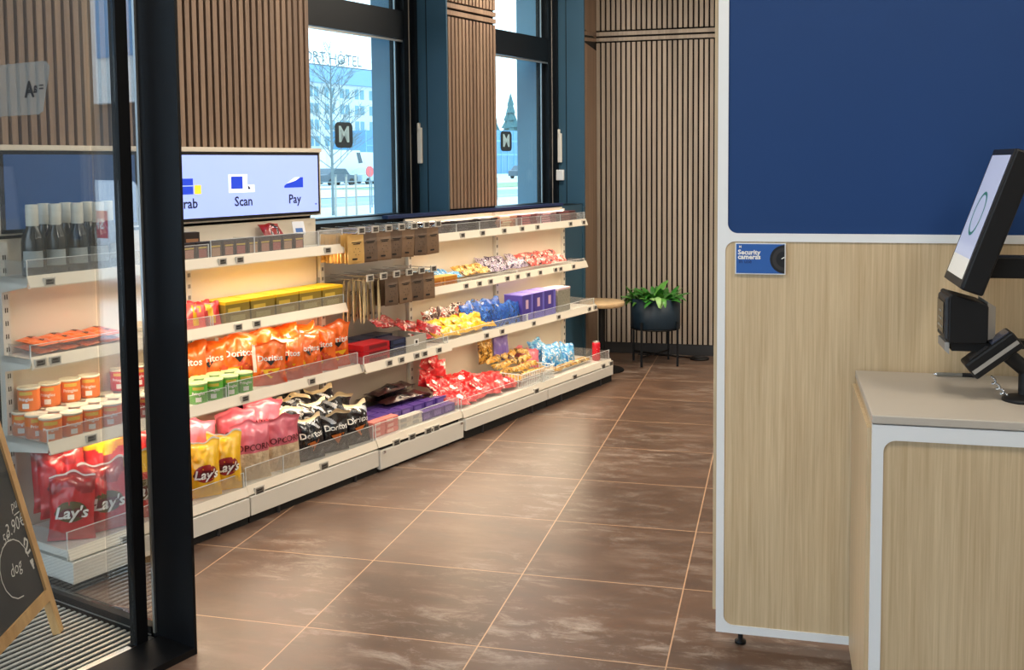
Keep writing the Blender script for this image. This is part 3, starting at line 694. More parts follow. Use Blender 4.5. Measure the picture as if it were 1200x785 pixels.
Q_RED = printed('print_red_pack', ((160, 16, 24), (206, 26, 34), (214, 34, 40), (206, 26, 34), (240, 214, 200)))
Q_BRN = printed('print_brown_pack', ((52, 26, 20), (84, 44, 30), (226, 216, 206), (66, 32, 24), (150, 60, 44)))
Q_BLU = printed('print_blue_pack', ((26, 62, 140), (44, 104, 200), (36, 88, 186), (66, 128, 214), (30, 34, 60)))
Q_YEL = printed('print_yellow_pack', ((150, 96, 16), (236, 176, 24), (246, 200, 40), (240, 184, 26), (190, 120, 20)))
Q_PUR = printed('print_purple_pack', ((60, 40, 80), (232, 226, 230), (120, 96, 150), (226, 216, 226), (50, 34, 60)))
Q_COR = printed('print_coral_pack', ((60, 40, 50), (226, 84, 80), (236, 110, 100), (224, 80, 76), (238, 226, 216)))
Q_GOL = printed('print_gold_pack', ((96, 60, 20), (196, 140, 40), (222, 172, 70), (170, 116, 36), (238, 214, 150)))
Q_LBL = printed('print_pale_blue_pack', ((40, 120, 190), (104, 180, 224), (96, 172, 222), (226, 232, 236), (80, 160, 214)), 22.)
Q_OLV = printed('print_olive_pack', ((80, 60, 24), (170, 124, 40), (208, 160, 60), (150, 104, 36), (236, 210, 140)))
FACE = -.62     # a turn that swings a front towards the door
rnd = random.uniform
# ---- left bay: bottles
BG = mat('dark_green_bottle_glass', (18, 30, 36), .12, spec=.7); BCAP = mat('pearl_cap', (206, 208, 200), .35); BLAB = mat('bottle_label', (150, 158, 158), .6)
g = MB(); g.lathe([(.038, 0), (.042, .006), (.042, .125), (.038, .15), (.024, .178), (.020, .20), (.020, .262)], BG, 20); bt = g.build('wine_bottle')
g = MB(); g.lathe([(.0215, .182), (.0225, .186), (.0225, .262), (.021, .266)], BCAP, 16); g.build('cap', bt)
g = MB()
vs = []
for i in range(9):
    a = -.9+1.8*i/8; vs += [(.0426*math.sin(a), -.0426*math.cos(a), .035), (.0426*math.sin(a), -.0426*math.cos(a), .095)]
g.add(vs, [(2*i, 2*i+2, 2*i+3, 2*i+1) for i in range(8)], BLAB, True); g.build('label_print', bt)
for i in range(8):
    put(bt, -2.275+.094*(i % 4)+(.105 if i > 3 else 0), .15-.088*(i//4), Z1+.036, 'dark bottle with pearl cap on the top shelf, %s row, %s from the left' % (('front', 'back')[i//4], ORD[i % 4]), 'bottle', 'capped bottles on the top shelf', FACE)
# ---- left bay: flat orange packs
for q in range(2):
    pass
BF = [flow('snack_pack', .20, .085, .022, 1.3+k, K_ORA, K_DORA, 'BiFi', C_BLK) for k in range(2)]
k = 0
for row, t_ in enumerate((.175, .105)):
    for i in range(4):
        for lv in range(2):
            s_ = -2.235+.095*i
            put(BF[k % 2], s_, t_-.0, Z2+.047+.026*lv+.004*row, 'orange snack pack lying on the second shelf, %s stack from left, %s row, %s' % (ORD[i], ('front', 'back')[row], ('bottom', 'top')[lv]),
                'snack pack', 'flat orange snack packs', rnd(-.1, .1)+.25, -PI/2+.12, sc=(.48, 1, 1.)); k += 1
# ---- left bay: orange and red cans
LIDW = mat('white_plastic_lid', (226, 218, 196), .4); CO = mat('can_orange', (232, 116, 34), .35, vary=.2); CR = mat('can_red', (204, 34, 44), .35, vary=.2); CG = mat('can_green', (96, 178, 62), .35, vary=.25); LIDG = mat('pale_green_lid', (190, 214, 150), .4)
co_ = can('snack_can', CO, LIDW); cr_ = can('snack_can', CR, LIDW); cg_ = can('snack_can', CG, LIDG)
TS3 = Z3+.0355
for row, t_ in enumerate((.235, .148, .066)):
    for i in range(6):
        red = i >= 4
        put(cr_ if red else co_, -2.29+.0865*i, t_, TS3, '%s snack can with white lid, %s from left in the %s row, lower layer' % ('red' if red else 'orange', ORD[i], ('front', 'middle', 'back')[row]), 'can', 'small snack cans behind the door glass', FACE+rnd(-.3, .3))
for i in range(6):
    red = i >= 4
    put(cr_ if red else co_, -2.27+.0865*i+(.06 if red else 0), .075, TS3+.0905, '%s snack can with white lid, %s from left on the upper layer' % ('red' if red else 'orange', ORD[i]), 'can', 'small snack cans behind the door glass', FACE+rnd(-.3, .3))
for row, t_ in enumerate((.235, .148)):
    for i in range(4):
        put(cg_, -1.60+.0865*i, t_, TS3, 'green snack can with pale lid beside the orange chip bags, %s from left, %s row' % (ORD[i], ('front', 'back')[row]), 'can', 'small green snack cans', FACE+rnd(-.3, .3))
# ---- left bay: red chip bags
LB = [lays('chip_bag', K_RED, K_YEL if k == 2 else K_DRED, 2.1+k*1.3, C_OLV) for k in range(3)]
TSB = ZB+.034
k = 0
for (s_, t_, z_, yw, ti, sc, lb) in ((-2.265, .30, .0, -.7, -.12, 1.0, 'front row, first from left'), (-2.125, .325, 0, -.35, -.10, 1.05, 'front row, second from left'), (-1.975, .325, 0, -.30, -.08, 1.08, 'front row, third from left'), (-1.82, .32, 0, -.3, -.08, 1.05, 'front row, fourth from left'),
                                  (-2.23, .215, .07, -.3, -.1, 1.1, 'middle row, first from left'), (-2.06, .225, .07, -.2, -.12, 1.1, 'middle row, second from left'), (-1.88, .22, .05, -.3, -.1, 1.1, 'middle row, third from left'),
                                  (-2.2, .12, .07, -.2, -.06, 1.1, 'back row, first from left'), (-2.0, .12, .08, -.2, -.06, 1.1, 'back row, second from left')):
    put(LB[k % 3], s_, t_, TSB+z_, 'red potato chip bag on base shelf behind the glass, ' + lb, 'chip bag', 'red chip bags on the base shelf', yw, ti, rnd(-.08, .08), sc); k += 1
# ---- screen bay, top shelf: little upright cartons
PK = [carton('snack_carton', .058, .05, .072, mat('carton_dark_%d' % q, cc, .45), mat('carton_black', (22, 18, 18), .5), [(.12, .62, -.38, .38, mat('carton_print_%d' % q, c2, .5)), (.66, .76, -.4, .4, C_GOLD)]) for q, (cc, c2) in enumerate((((64, 34, 30), (186, 130, 110)), ((54, 30, 34), (176, 96, 90)), ((60, 40, 30), (190, 150, 120))))]
for i in range(10):
    put(PK[i % 3], -1.575+.0735*i, .155, Z1+.0355, 'small dark snack carton upright on the top shelf, %s from the door post' % ORD[i], 'carton', 'dark cartons below the lit screen', rnd(-.12, .12)-.1)
cx1 = carton('snack_carton', .07, .045, .115, mat('carton_brownblack', (40, 26, 22), .45), None, [(.3, .75, -.4, .4, mat('carton_tan', (170, 120, 84), .5))])
put(cx1, -1.49, .085, Z1+.0355, 'tall dark carton behind the row below the lit screen', 'carton', None, -.3)
cx2 = flow('snack_pack', .12, .085, .03, 4.4, K_DRED, K_BLK)
put(cx2, -.985, .09, Z1+.10, 'dark red pack lying on top of the small cartons', 'snack pack', None, -.1, -.75)
cd = carton('info_card', .06, .004, .075, mat('card_white', (226, 228, 232), .5), None, [(.2, .5, -.3, .3, mat('card_blue', (60, 110, 180), .5))])
put(cd, -.815, .09, Z1+.095, 'small white card leaning at the end of the carton row', 'card', None, -.5, -.5)
# ---- second shelf: red packets and yellow boxes
rp = [flow('snack_pack', .10, .115, .03, 5.1+q, K_RED if q else K_CORAL, K_YEL) for q in range(2)]
for i, (s_, t_, ti) in enumerate(((-1.545, .165, -.25), (-1.46, .165, -.3), (-1.56, .10, -.2), (-1.465, .105, -.2))):
    put(rp[i % 2], s_, t_, Z2+.036, 'red and yellow packet beside the yellow boxes, %s row, %s' % (('front', 'back')[i//2], ('left', 'right')[i % 2]), 'packet', 'red and yellow packets', -.4, ti)
YB_ = mat('carton_yellow', (236, 190, 30), .4, vary=.15); YO = mat('carton_olive', (146, 122, 40), .5)
yb = carton('snack_box', .147, .15, .098, YO, YB_, [(.1, .35, -.3, .3, mat('carton_olive_pale', (176, 158, 90), .5)), (.5, .7, -.4, .1, C_GOLD)], True)
for i in range(5): put(yb, -1.325+.157*i, .115, Z2+.0355, 'yellow lidded box on the second shelf, %s from the left' % ORD[i], 'box', 'row of yellow lidded boxes', rnd(-.03, .03))
# ---- third shelf: orange chip bags
DO = [doritos('chip_bag', 1.7+1.9*k, False) for k in range(4)]
lst = ((-1.19, .245, -.55, -.18, .92, 'front row, first from left'), (-1.07, .225, -.75, -.12, .95, 'front row, second from left'), (-.95, .245, -.30, -.16, .98, 'front row, third from left'), (-.83, .22, -.7, -.1, .98, 'front row, fourth from left'), (-.72, .215, -.22, -.05, 1.06, 'front row, fifth from left'),
       (-1.53, .075, -.62, -.12, 1.08, 'back row, first from left'), (-1.40, .085, -.62, -.15, 1.05, 'back row, second from left'), (-1.27, .13, -.5, -.2, 1.1, 'back row, third from left'), (-1.12, .13, -.5, -.15, 1.1, 'back row, fourth from left'), (-.98, .12, -.5, -.12, 1.12, 'back row, fifth from left'), (-.84, .11, -.4, -.1, 1.05, 'back row, sixth from left'))
for k, (s_, t_, yw, ti, sc, lb) in enumerate(lst):
    put(DO[k % 4], s_, t_, TS3, 'orange tortilla chip bag on the third shelf, ' + lb, 'chip bag', 'orange chip bags on the third shelf', yw, ti, rnd(-.06, .06), sc)
# ---- base shelf: yellow, pink and black bags
LY = lays('chip_bag', K_YEL, K_YEL, 6.3, K_DRED, w=.145, h=.25, d=.08)
put(LY, -1.665, .335, TSB, 'yellow potato chip bag nearest the black door post', 'chip bag', None, -.45, -.06)
put(LY, -1.555, .335, TSB, 'yellow potato chip bag touching the pink popcorn bag', 'chip bag', None, -.45, -.05, .03, 1.04)
PP = [popcorn('popcorn_bag', 2.2+k*2.3) for k in range(2)]
put(PP[0], -1.40, .325, TSB, 'pink popcorn bag in front, beside the yellow chip bags', 'popcorn bag', None, -.35, -.07, .02)
put(PP[1], -1.21, .33, TSB, 'pink popcorn bag in front, beside the black chip bags', 'popcorn bag', None, -.3, -.05, -.02, .97)
put(PP[0], -1.33, .20, TSB+.03, 'pink popcorn bag in the second row, on the left', 'popcorn bag', None, -.35, -.18, -.05, 1.)
put(PP[1], -1.215, .215, TSB+.05, 'pink popcorn bag in the second row, leaning on the black bags', 'popcorn bag', None, -.3, -.25, .1, 1.)
put(PP[0], -1.62, .21, TSB+.04, 'pink popcorn bag standing behind the yellow chip bags', 'popcorn bag', None, -.5, -.1, .05, 1.0)
DB = [doritos('chip_bag', 3.3+1.3*k, True, .17, .215) for k in range(4)]
k = 0
for row, (t_, zz, sc, ti, cols) in enumerate(((.335, 0, 1., -.06, (-1.035, -.87, -.705)), (.255, .02, 1.1, -.2, (-1.08, -.91, -.74)), (.175, .03, 1.2, -.24, (-1.12, -.95, -.77)), (.095, .06, 1.25, -.14, (-1.14, -.95)))):
    for i, s_ in enumerate(cols):
        put(DB[k % 4], s_, t_, TSB+zz, 'black tortilla chip bag on the base shelf, %s row, %s from left' % (ORD[row], ORD[i]), 'chip bag', 'black chip bags on the base shelf', -.28+rnd(-.08, .08), ti, rnd(-.05, .05), sc); k += 1
# ---- hooks: hanging pouches
KR = foil('kraft_brown', (126, 98, 72), .5, .2); KR2 = foil('kraft_dark', (98, 76, 58), .5, .2); KRY = foil('kraft_yellow', (210, 166, 92), .45, .2); KCR = foil('kraft_cream', (206, 186, 140), .45, .2)
def pouch(name, w, h, body, mark):
    g = MB()
    prof = ((0, .001), (.08, .006), (.35, .009), (.7, .006), (.84, .0015), (1., .001))
    vs = []; 
    for v, th_ in prof:
        for sx in (-1, 0, 1): vs.append((sx*w/2, -th_ if sx == 0 else -th_*.35, v*h-h))
    n0 = len(vs)
    for v, th_ in prof:
        for sx in (-1, 0, 1): vs.append((sx*w/2, th_ if sx == 0 else th_*.35, v*h-h))
    fs = []
    for j in range(5):
        for i in range(2):
            a = j*3+i; fs.append((a, a+1, a+4, a+3)); a += n0; fs.append((a, a+3, a+4, a+1))
        fs.append((j*3, j*3+3, n0+j*3+3, n0+j*3)); fs.append((j*3+2, n0+j*3+2, n0+j*3+5, j*3+5))
    fs.append((0, n0, n0+1, 1)); fs.append((1, n0+1, n0+2, 2)); fs.append((15, 16, n0+16, n0+15)); fs.append((16, 17, n0+17, n0+16))
    g.add(vs, fs, body); dm = g
    def P(a, b_): 
        v = (b_+h)/h; return (a, -.0115+abs(a)/(w/2)*.004, b_)
    for z0_, a_ in ((-.26, .3), (-.31, .22)): dm.add([P(q*w, z_*h) for q, z_ in ((-a_, z0_-.015), (a_, z0_-.015), (a_, z0_+.015), (-a_, z0_+.015))], [(0, 1, 2, 3)], mark[2])
    for k_ in range(6):
        a = 2*PI*k_/6; dm.add([P(w*.18*math.cos(a)+w*.02*cc, -h*.58+w*.18*math.sin(a)+w*.02*ss) for cc, ss in ((-1, -1), (1, -1), (1, 1), (-1, 1))], [(0, 1, 2, 3)], mark[2])
    dm.add([P(a, b_) for a, b_ in ((-w*.3, -h*.86), (w*.0, -h*.86), (w*.0, -h*.80), (-w*.3, -h*.80))], [(0, 1, 2, 3)], mark[2])
    return g.build(name)
PO = [pouch('snack_pouch', .098, .145, KR, ('NUTS', .26, C_BLK)), pouch('snack_pouch', .098, .145, KR2, ('MIX', .26, C_BLK)), pouch('snack_pouch', .098, .145, KRY, ('NUTS', .26, C_BLK)), pouch('snack_pouch', .09, .21, KCR, ('BAR', .26, C_BLK))]
for (row, k, s_, zh) in HK:
    n = (8, 4, 4, 4, 4, 4, 3)[k] if row == 0 else (5, 6, 4, 4, 3, 3)[k]
    for i in range(n):
        pr = PO[2] if (row == 0 and k == 0) else PO[3] if (row == 1 and k < 2) else PO[(k+row) % 2]
        kind = 'yellowish' if pr is PO[2] else 'cream' if pr is PO[3] else ('brown', 'dark brown')[(k+row) % 2]
        edge = row == 1 and k < 2
        put(pr, s_+rnd(-.004, .004), .262-(.034 if edge else .0255)*i, zh-.008, '%s pouch on the %s hook row, %s hook from left, %s from front' % (kind, ('upper', 'lower')[row], ORD[k], ORD[i]), 'pouch', 'pouches hanging on hooks', (.62 if edge else -.16)+rnd(-.08, .08), rnd(-.04, .02), rnd(-.06, .06))
# ---- hook bay shelf
rb = carton('snack_box', .20, .12, .031, mat('box_red', (188, 24, 36), .35), None, [(.2, .8, -.3, .4, mat('box_dark_red', (120, 20, 30), .4))])
for i in range(3): put(rb, -.50, .245, TS3+.0325*i, 'red flat box, %s in the stack on the hook bay shelf' % ('bottom', 'middle', 'top')[i], 'box', 'stack of red flat boxes', -.02)
nb_ = carton('snack_box', .125, .12, .03, mat('box_navy', (28, 36, 62), .35), None, [(.2, .8, -.35, .35, mat('box_navy_light', (52, 62, 96), .4))])
for j, s_ in enumerate((-.53, -.395, -.26)):
    for i in range(3): put(nb_, s_, .10, TS3+.0315*i, 'navy flat box, %s in the %s back stack' % (('bottom', 'middle', 'top')[i], ORD[j]), 'box', 'stacks of navy flat boxes', .0)
for i in range(3): put(nb_, -.325, .245, TS3+.0315*i, 'navy flat box, %s in the stack right of the red boxes' % ('bottom', 'middle', 'top')[i], 'box', 'stacks of navy flat boxes', .0)
TRAY = mat('tray_grey', (186, 180, 168), .4)
g = MB()
for a in ((-.09, .09, -.1, .1, 0, .004), (-.09, .09, -.1, -.096, 0, .085), (-.09, .09, .096, .1, 0, .085), (-.09, -.086, -.1, .1, 0, .085), (.086, .09, -.1, .1, 0, .085)): g.box(*a, TRAY)
try_ = g.build('snack_tray'); g = MB(); g.box(-.02, .02, -.102, -.1, .03, .065, C_WHT); g.box(-.008, .008, -.103, -.102, .038, .058, C_BLK); g.build('tray_label', try_)
put(try_, -.155, .19, TS3, 'pale grey tray of red packs on the hook bay shelf', 'tray', None)
RK = [flow('snack_pack', .15, .075, .028, 7.7+q, Q_RED, K_DRED) for q in range(3)]
for i, (s_, t_, z_, yw, ti, ro) in enumerate(((-.30, .19, .145, .3, -1.0, .2), (-.20, .15, .125, -.2, -1.2, 0), (-.12, .20, .115, .4, -1.0, -.2), (-.03, .15, .10, .0, -1.1, .3), (.02, .235, .075, -.5, -.9, .5), (.05, .13, .05, .2, -1.2, .2), (-.15, .11, .15, .6, -1.2, .1), (-.02, .25, .04, -.1, -1.1, 0))):
    put(RK[i % 3], s_, t_, TS3+z_-.0, 'red snack pack in the heap beside the yellow pouches', 'snack pack', 'heap of red snack packs', yw, ti, ro)
# ---- hook bay base shelf
pu = carton('chocolate_bar', .094, .058, .046, mat('bar_purple', (86, 62, 140), .35), None, [(.2, .8, -.4, .2, mat('bar_lilac', (128, 104, 178), .4))])
for r_ in range(4):
    for i in range(7):
        put(pu, -.555+.102*i+(.015 if r_ % 2 else 0), .325-.068*r_ if not (r_ == 0) else .325, TSB+.004+.03*(r_ > 0), 'purple chocolate bar lying on the base shelf, %s row from front, %s from left' % (ORD[r_], ORD[i]), 'chocolate bar', 'purple bars laid in a grid', rnd(-.05, .05)) if not (r_ == 0 and i < 4) else None
pk_ = carton('snack_pack', .10, .05, .026, mat('bar_pink', (226, 132, 124), .4), None, [(.2, .8, -.4, .1, mat('bar_pale_pink', (238, 190, 178), .4))])
wk_ = carton('snack_pack', .10, .05, .026, mat('bar_white', (216, 208, 196), .4), None, [(.2, .8, -.4, .1, mat('bar_grey', (178, 176, 172), .4))])
for i in range(2):
    for lv in range(3): put(pk_, -.55+.106*i, .325, TSB+.003+.027*lv, 'pink bar on the base shelf, %s stack, %s' % (('left', 'right')[i], ('bottom', 'middle', 'top')[lv]), 'bar', 'stacks of pink bars', rnd(-.08, .08))
    for lv in range(2): put(wk_, -.335+.106*i, .325, TSB+.003+.027*lv, 'white bar between pink and purple bars, %s stack, %s' % (('left', 'right')[i], ('bottom', 'top')[lv]), 'bar', 'stacks of white bars', rnd(-.08, .08))
db_ = flow('snack_bag', .36, .10, .05, 9.1, foil('foil_dark_brown', (44, 20, 20)), K_BLK)
for i, (s_, t_, z_, yw) in enumerate(((-.18, .12, .145, .02), (-.15, .225, .135, -.05), (-.17, .165, .18, .06))): put(db_, s_, t_, TSB+z_-.03, 'dark brown bag lying across the purple bars, %s' % ('back one', 'front one', 'top one')[i], 'bag', 'dark brown bags on the purple bars', yw, -PI/2)
for i, (s_, t_) in enumerate(((.06, .26), (.065, .17))): put(db_, s_, t_, TSB+.06, 'dark wrapper at the right end of the purple bars, %s' % ('front', 'back')[i], 'bag', 'dark wrappers at the end', .5, -PI/2+.1, .1, (.35, 1, 1))
# ---- far bays, top shelf: flat bars in compartments
BARC = [('dark brown', (46, 30, 32)), ('black', (34, 30, 36)), ('charcoal', (60, 52, 54)), ('salmon', (206, 142, 116)), ('maroon', (124, 60, 66)), ('mauve', (146, 106, 112)), ('dark maroon', (84, 44, 46))]
xs_ = [.235, .48, .715, .955, 1.20, 1.45, 1.72]
for q, (nm, cc) in enumerate(BARC):
    pr = carton('chocolate_bar', .20 if q < 6 else .24, .11, .0135, mat('bar_' + nm.replace(' ', '_'), cc, .35, vary=.3, vscale=30), None, [(.2, .8, -.45, .1, mat('bar_print_%d' % q, tuple(min(255, int(v*1.5+30)) for v in cc), .5))])
    for lv in range(5): put(pr, xs_[q]+rnd(-.006, .006), .125+rnd(-.008, .008), Z1+.036+.0142*lv, '%s flat bar on the far top shelf, %s from the bottom of its stack' % (nm, ORD[lv]), 'chocolate bar', 'flat bars in top shelf compartments', rnd(-.04, .04))
# ---- far bays, second shelf
TS2 = Z2+.0355
ob = carton('snack_box', .135, .09, .055, mat('box_orange', (226, 150, 52), .4), mat('box_orange_top', (240, 178, 84), .4), [(.2, .7, -.35, .35, mat('box_orange_deep', (196, 116, 36), .5))])
for i, s_ in enumerate((.135, .28)): put(ob, s_+.02, .15, TS2, 'orange box on the far second shelf, %s' % ('left of the pair', 'right of the pair')[i], 'box', 'pair of orange boxes')
bp_ = [flow('snack_pack', .13, .07, .03, 3.1+q, Q_LBL, Q_LBL) for q in range(2)]
for i, (s_, t_, z_) in enumerate(((.18, .07, .045), (.28, .075, .05), (.38, .09, .045), (.44, .15, .03), (.36, .15, .02))): put(bp_[i % 2], s_, t_, TS2+z_, 'pale blue snack pack beside the orange boxes, %s from left' % ORD[i], 'snack pack', 'pale blue packs on the second shelf', rnd(-.3, .3), -1.1)
cp_ = [flow('snack_pack', .11, .06, .028, 6.6+q, Q_GOL, Q_GOL) for q in range(2)]
for i in range(6): put(cp_[i % 2], .555+.1*(i//2), .16-.07*(i % 2), TS2+.035+.02*(i % 2), 'golden snack pack on the far second shelf, %s column, %s' % (ORD[i//2], ('front', 'back')[i % 2]), 'snack pack', 'golden packs on the second shelf', rnd(-.3, .3), -1.1)
vp_ = [flow('snack_pack', .10, .075, .03, 8.2+q, Q_PUR, Q_PUR) for q in range(2)]
for i in range(8): put(vp_[i % 2], .82+.115*(i//2), .165-.085*(i % 2), TS2+.03+.03*(i % 2), 'purple and white snack pack on the far second shelf, %s column, %s' % (ORD[i//2], ('front', 'back')[i % 2]), 'snack pack', 'purple and white packs', rnd(-.4, .4), -.8, rnd(-.2, .2))
rk2 = [flow('snack_pack', .12, .075, .03, 9.9+q, Q_COR, Q_COR) for q in range(2)]
for i in range(8): put(rk2[(i//3) % 2], 1.31+.125*(i//2), .165-.085*(i % 2), TS2+.025+.03*(i % 2), 'coral snack pack on the far second shelf, %s column, %s' % (ORD[i//2], ('front', 'back')[i % 2]), 'snack pack', 'coral packs on the second shelf', rnd(-.3, .3), -.9, rnd(-.15, .15))
# ---- far bays, third shelf
yp = [flow('snack_pouch', .125, .085, .034, 2.7+q, K_YEL, Q_YEL) for q in range(3)]
for i in range(12): put(yp[i % 3], .16+.095*(i//2), .235-.075*(i % 2), TS3+.022+.035*(i % 2)+.0*i, 'yellow pouch heaped on the far third shelf, %s column, %s' % (ORD[i//2], ('front', 'back')[i % 2]), 'pouch', 'yellow pouches on the third shelf', rnd(-.3, .3), -.95, rnd(-.2, .2))
bw_ = [flow('snack_pouch', .12, .145, .04, 4.1+q, Q_BRN, Q_BRN) for q in range(2)]
for i in range(5): put(bw_[i % 2], .26+.105*i, .095, TS3+.0, 'brown and white bag upright behind the yellow pouches, %s from left' % ORD[i], 'bag', 'brown and white bags', rnd(-.35, .05), -.15, rnd(-.15, .15), 1.2)
bl_ = [flow('snack_pouch', .12, .15, .04, 5.6+q, Q_BLU, Q_BLU) for q in range(3)]
for i in range(8): put(bl_[i % 3], .66+.095*(i//2)-.05*(i % 2), .22-.10*(i % 2), TS3+.0, 'blue snack bag on the far third shelf, %s row, %s from left' % (('front', 'back')[i % 2], ORD[i//2]), 'bag', 'blue bags on the third shelf', rnd(-.3, .1), -.2, rnd(-.12, .12), 1.0 if i % 2 == 0 else 1.15)
pb_ = carton('chocolate_box', .13, .14, .165, mat('box_purple', (84, 70, 160), .35), mat('box_lilac', (140, 128, 214), .35), [(0, .25, -.5, .5, mat('box_lilac_front', (120, 112, 206), .4)), (.25, 1., .28, .5, mat('box_lilac_front', (120, 112, 206), .4)), (.45, .8, -.2, .05, mat('box_ribbon', (226, 190, 214), .4))])
for i in range(3): put(pb_, 1.08+.145*i, .17, TS3, 'purple and lilac chocolate box on the far third shelf, %s from left' % ORD[i], 'box', 'row of purple chocolate boxes', rnd(-.05, .05))
wb_ = carton('snack_box', .17, .13, .16, mat('box_speckled', (150, 146, 130), .5, vary=.9, vscale=60), mat('box_pale_pink', (226, 200, 206), .4), [], True)
put(wb_, 1.56, .17, TS3, 'speckled box with a pale pink lid beside the purple boxes', 'box', None)
# ---- far bays, base shelf
TC = ZB+.033
def candy(sd_, w_, h_, bd_=True):
    def badge(dm, P): disc(dm, P, C_WHT, w_*.1, h_*.5, w_*.17, w_*.15, .003)
    return bag('candy_bag', w_, h_, .04, sd_, lambda u, v, sd: K_RED if abs(u) < .8 else Q_RED, nu=16, nv=16, decals=[('badge', badge)] if bd_ else None, crumple=2.)
rg = [candy(1.9+q*1.4, .135, .11, q == 0) for q in range(3)]
lst = []
for i in range(8): lst.append((.17+.088*i, .345-.01*(i % 2), .02, rnd(-.5, .5), -1.15, rnd(-.3, .3)))
for i in range(7): lst.append((.16+.085*i, .275, .05, rnd(-.5, .5), -1.0, rnd(-.4, .4)))
for i in range(5): lst.append((.16+.085*i, .205, .085-.008*i, rnd(-.5, .5), -.8, rnd(-.5, .5)))
lst += [(.15, .13, .10, -.3, -.3, .3), (.24, .13, .12, .2, -.4, -.2), (.17, .11, .19, -.1, -.25, .6), (.26, .12, .20, .3, -.3, -.5), (.33, .13, .08, .4, -.6, -.4), (.21, .15, .16, -.4, -.5, .2)]
for i, (s_, t_, z_, yw, ti, ro) in enumerate(lst): put(rg[i % 3], s_, t_, TC+z_, 'shiny red bag in the heap on the far base shelf', 'candy bag', 'heap of shiny red bags', yw, ti, ro)
wc = carton('snack_tray', .26, .17, .03, mat('tray_cream', (232, 222, 202), .4), None)
g = MB(); disc(g, lambda a, b_, off: (a, b_, .0308), mat('tray_print', (186, 110, 70), .5), 0, .0, .05, .035); g.build('top_print', wc)
put(wc, .66, .17, TC+.02, 'white flat carton with a round print behind the red bags', 'carton', None, .2, .15)
g = MB(); WI = mat('basket_clear_amber', (226, 190, 150), .3)
n = 26
for zz in (0, .04, .08): 
    g.tube((-.2, -.15, zz+.004), (.2, -.15, zz+.004), .003, M_ACRE); g.tube((-.2, .1, zz+.004), (.2, .1, zz+.004), .003, M_ACRE); g.tube((-.2, -.15, zz+.004), (-.2, .1, zz+.004), .003, M_ACRE); g.tube((.2, -.15, zz+.004), (.2, .1, zz+.004), .003, M_ACRE)
for i in range(n): g.tube((-.2+.4*i/(n-1), -.15, 0), (-.2+.4*i/(n-1), -.15, .084), .002, M_ACRE, 6)
for i in range(12): g.tube((-.2, -.15+.25*i/11, 0), (-.2, -.15+.25*i/11, .084), .002, M_ACRE, 6); g.tube((.2, -.15+.25*i/11, 0), (.2, -.15+.25*i/11, .084), .002, M_ACRE, 6)
g.box(-.2, .2, -.15, .1, 0, .003, M_ACRY); bk = g.build('wire_basket'); put(bk, .985, .22, TC, 'pale wire basket full of small bars on the far base shelf', 'basket', None)
ol = [flow('snack_bar', .14, .05, .028, 3.3+q, Q_OLV if q else K_GOLD, Q_OLV) for q in range(3)]
for i in range(5):
    for j in range(4): put(ol[(i+j) % 3], .83+.085*i, .30-.055*j, TC+.03+.034*j+rnd(0, .01), 'golden bar in the wire basket heap', 'snack bar', 'golden bars heaped in the basket', rnd(-.6, .2), -1.0, rnd(-.4, .4), (.75, 1, 1))
up_ = [bag('snack_bag', .13, .17, .05, 8.8+q*3, (lambda kk: lambda u, v, sd: kk)(kk)) for q, kk in enumerate((Q_OLV, K_LILA, Q_LBL, K_PINK))]
put(up_[0], .80, .10, TC+.13, 'olive snack bag upright at the back of the wire basket', 'bag', None, -.2, -.1, 0, 1.)
put(up_[1], .98, .10, TC+.12, 'lilac snack bag upright at the back of the wire basket', 'bag', None, -.2, -.2, .1, 1.1)
for i, (s_, t_, z_, ro) in enumerate(((1.38, .22, .02, .3), (1.48, .24, .01, -.1), (1.57, .26, .0, .25), (1.43, .14, .04, -.2))): put(up_[2], s_, t_, TC+z_+.0, 'light blue snack bag on the far base shelf, %s' % ('left one', 'middle one', 'right one', 'back one')[i], 'bag', 'light blue bags on the base shelf', -.3, -.4, ro)
for i, (s_, t_, z_, ro) in enumerate(((1.27, .16, .03, .3), (1.22, .12, .05, -.2))): put(up_[3], s_, t_, TC+z_, 'pink snack bag between the basket and blue bags, %s' % ('front', 'back')[i], 'bag', 'pink bags on the base shelf', -.3, -.4, ro, .8)
for i in range(6): put(ol[i % 3], 1.28+.085*i, .335, TC+.02, 'golden bar in front of the light blue bags, %s from left' % ORD[i], 'snack bar', 'golden bars on the base shelf', rnd(-.3, .3), -1.2, rnd(-.2, .2), (.7, 1, 1))
g = MB(); g.lathe([(.022, 0), (.029, .008), (.029, .118), (.024, .130)], mat('can_bright_red', (206, 22, 40), .25), 20); rc_ = g.build('drink_can')
g = MB(); g.lathe([(.0245, .129), (.0245, .133), (.021, .133), (.021, .130)], M_SILVER, 20); g.build('can_rim', rc_)
g = MB(); 
for k_ in range(3): g.add([(.0293*math.sin(a), -.0293*math.cos(a), z_) for a, z_ in ((-.5, .035+.022*k_), (.5, .043+.022*k_), (.5, .050+.022*k_), (-.5, .042+.022*k_))], [(0, 1, 2, 3)], C_WHT)
g.build('can_print', rc_)
put(rc_, 1.835, .335, TC, 'red drink can alone at the far end of the base shelf', 'can', None, -.4)

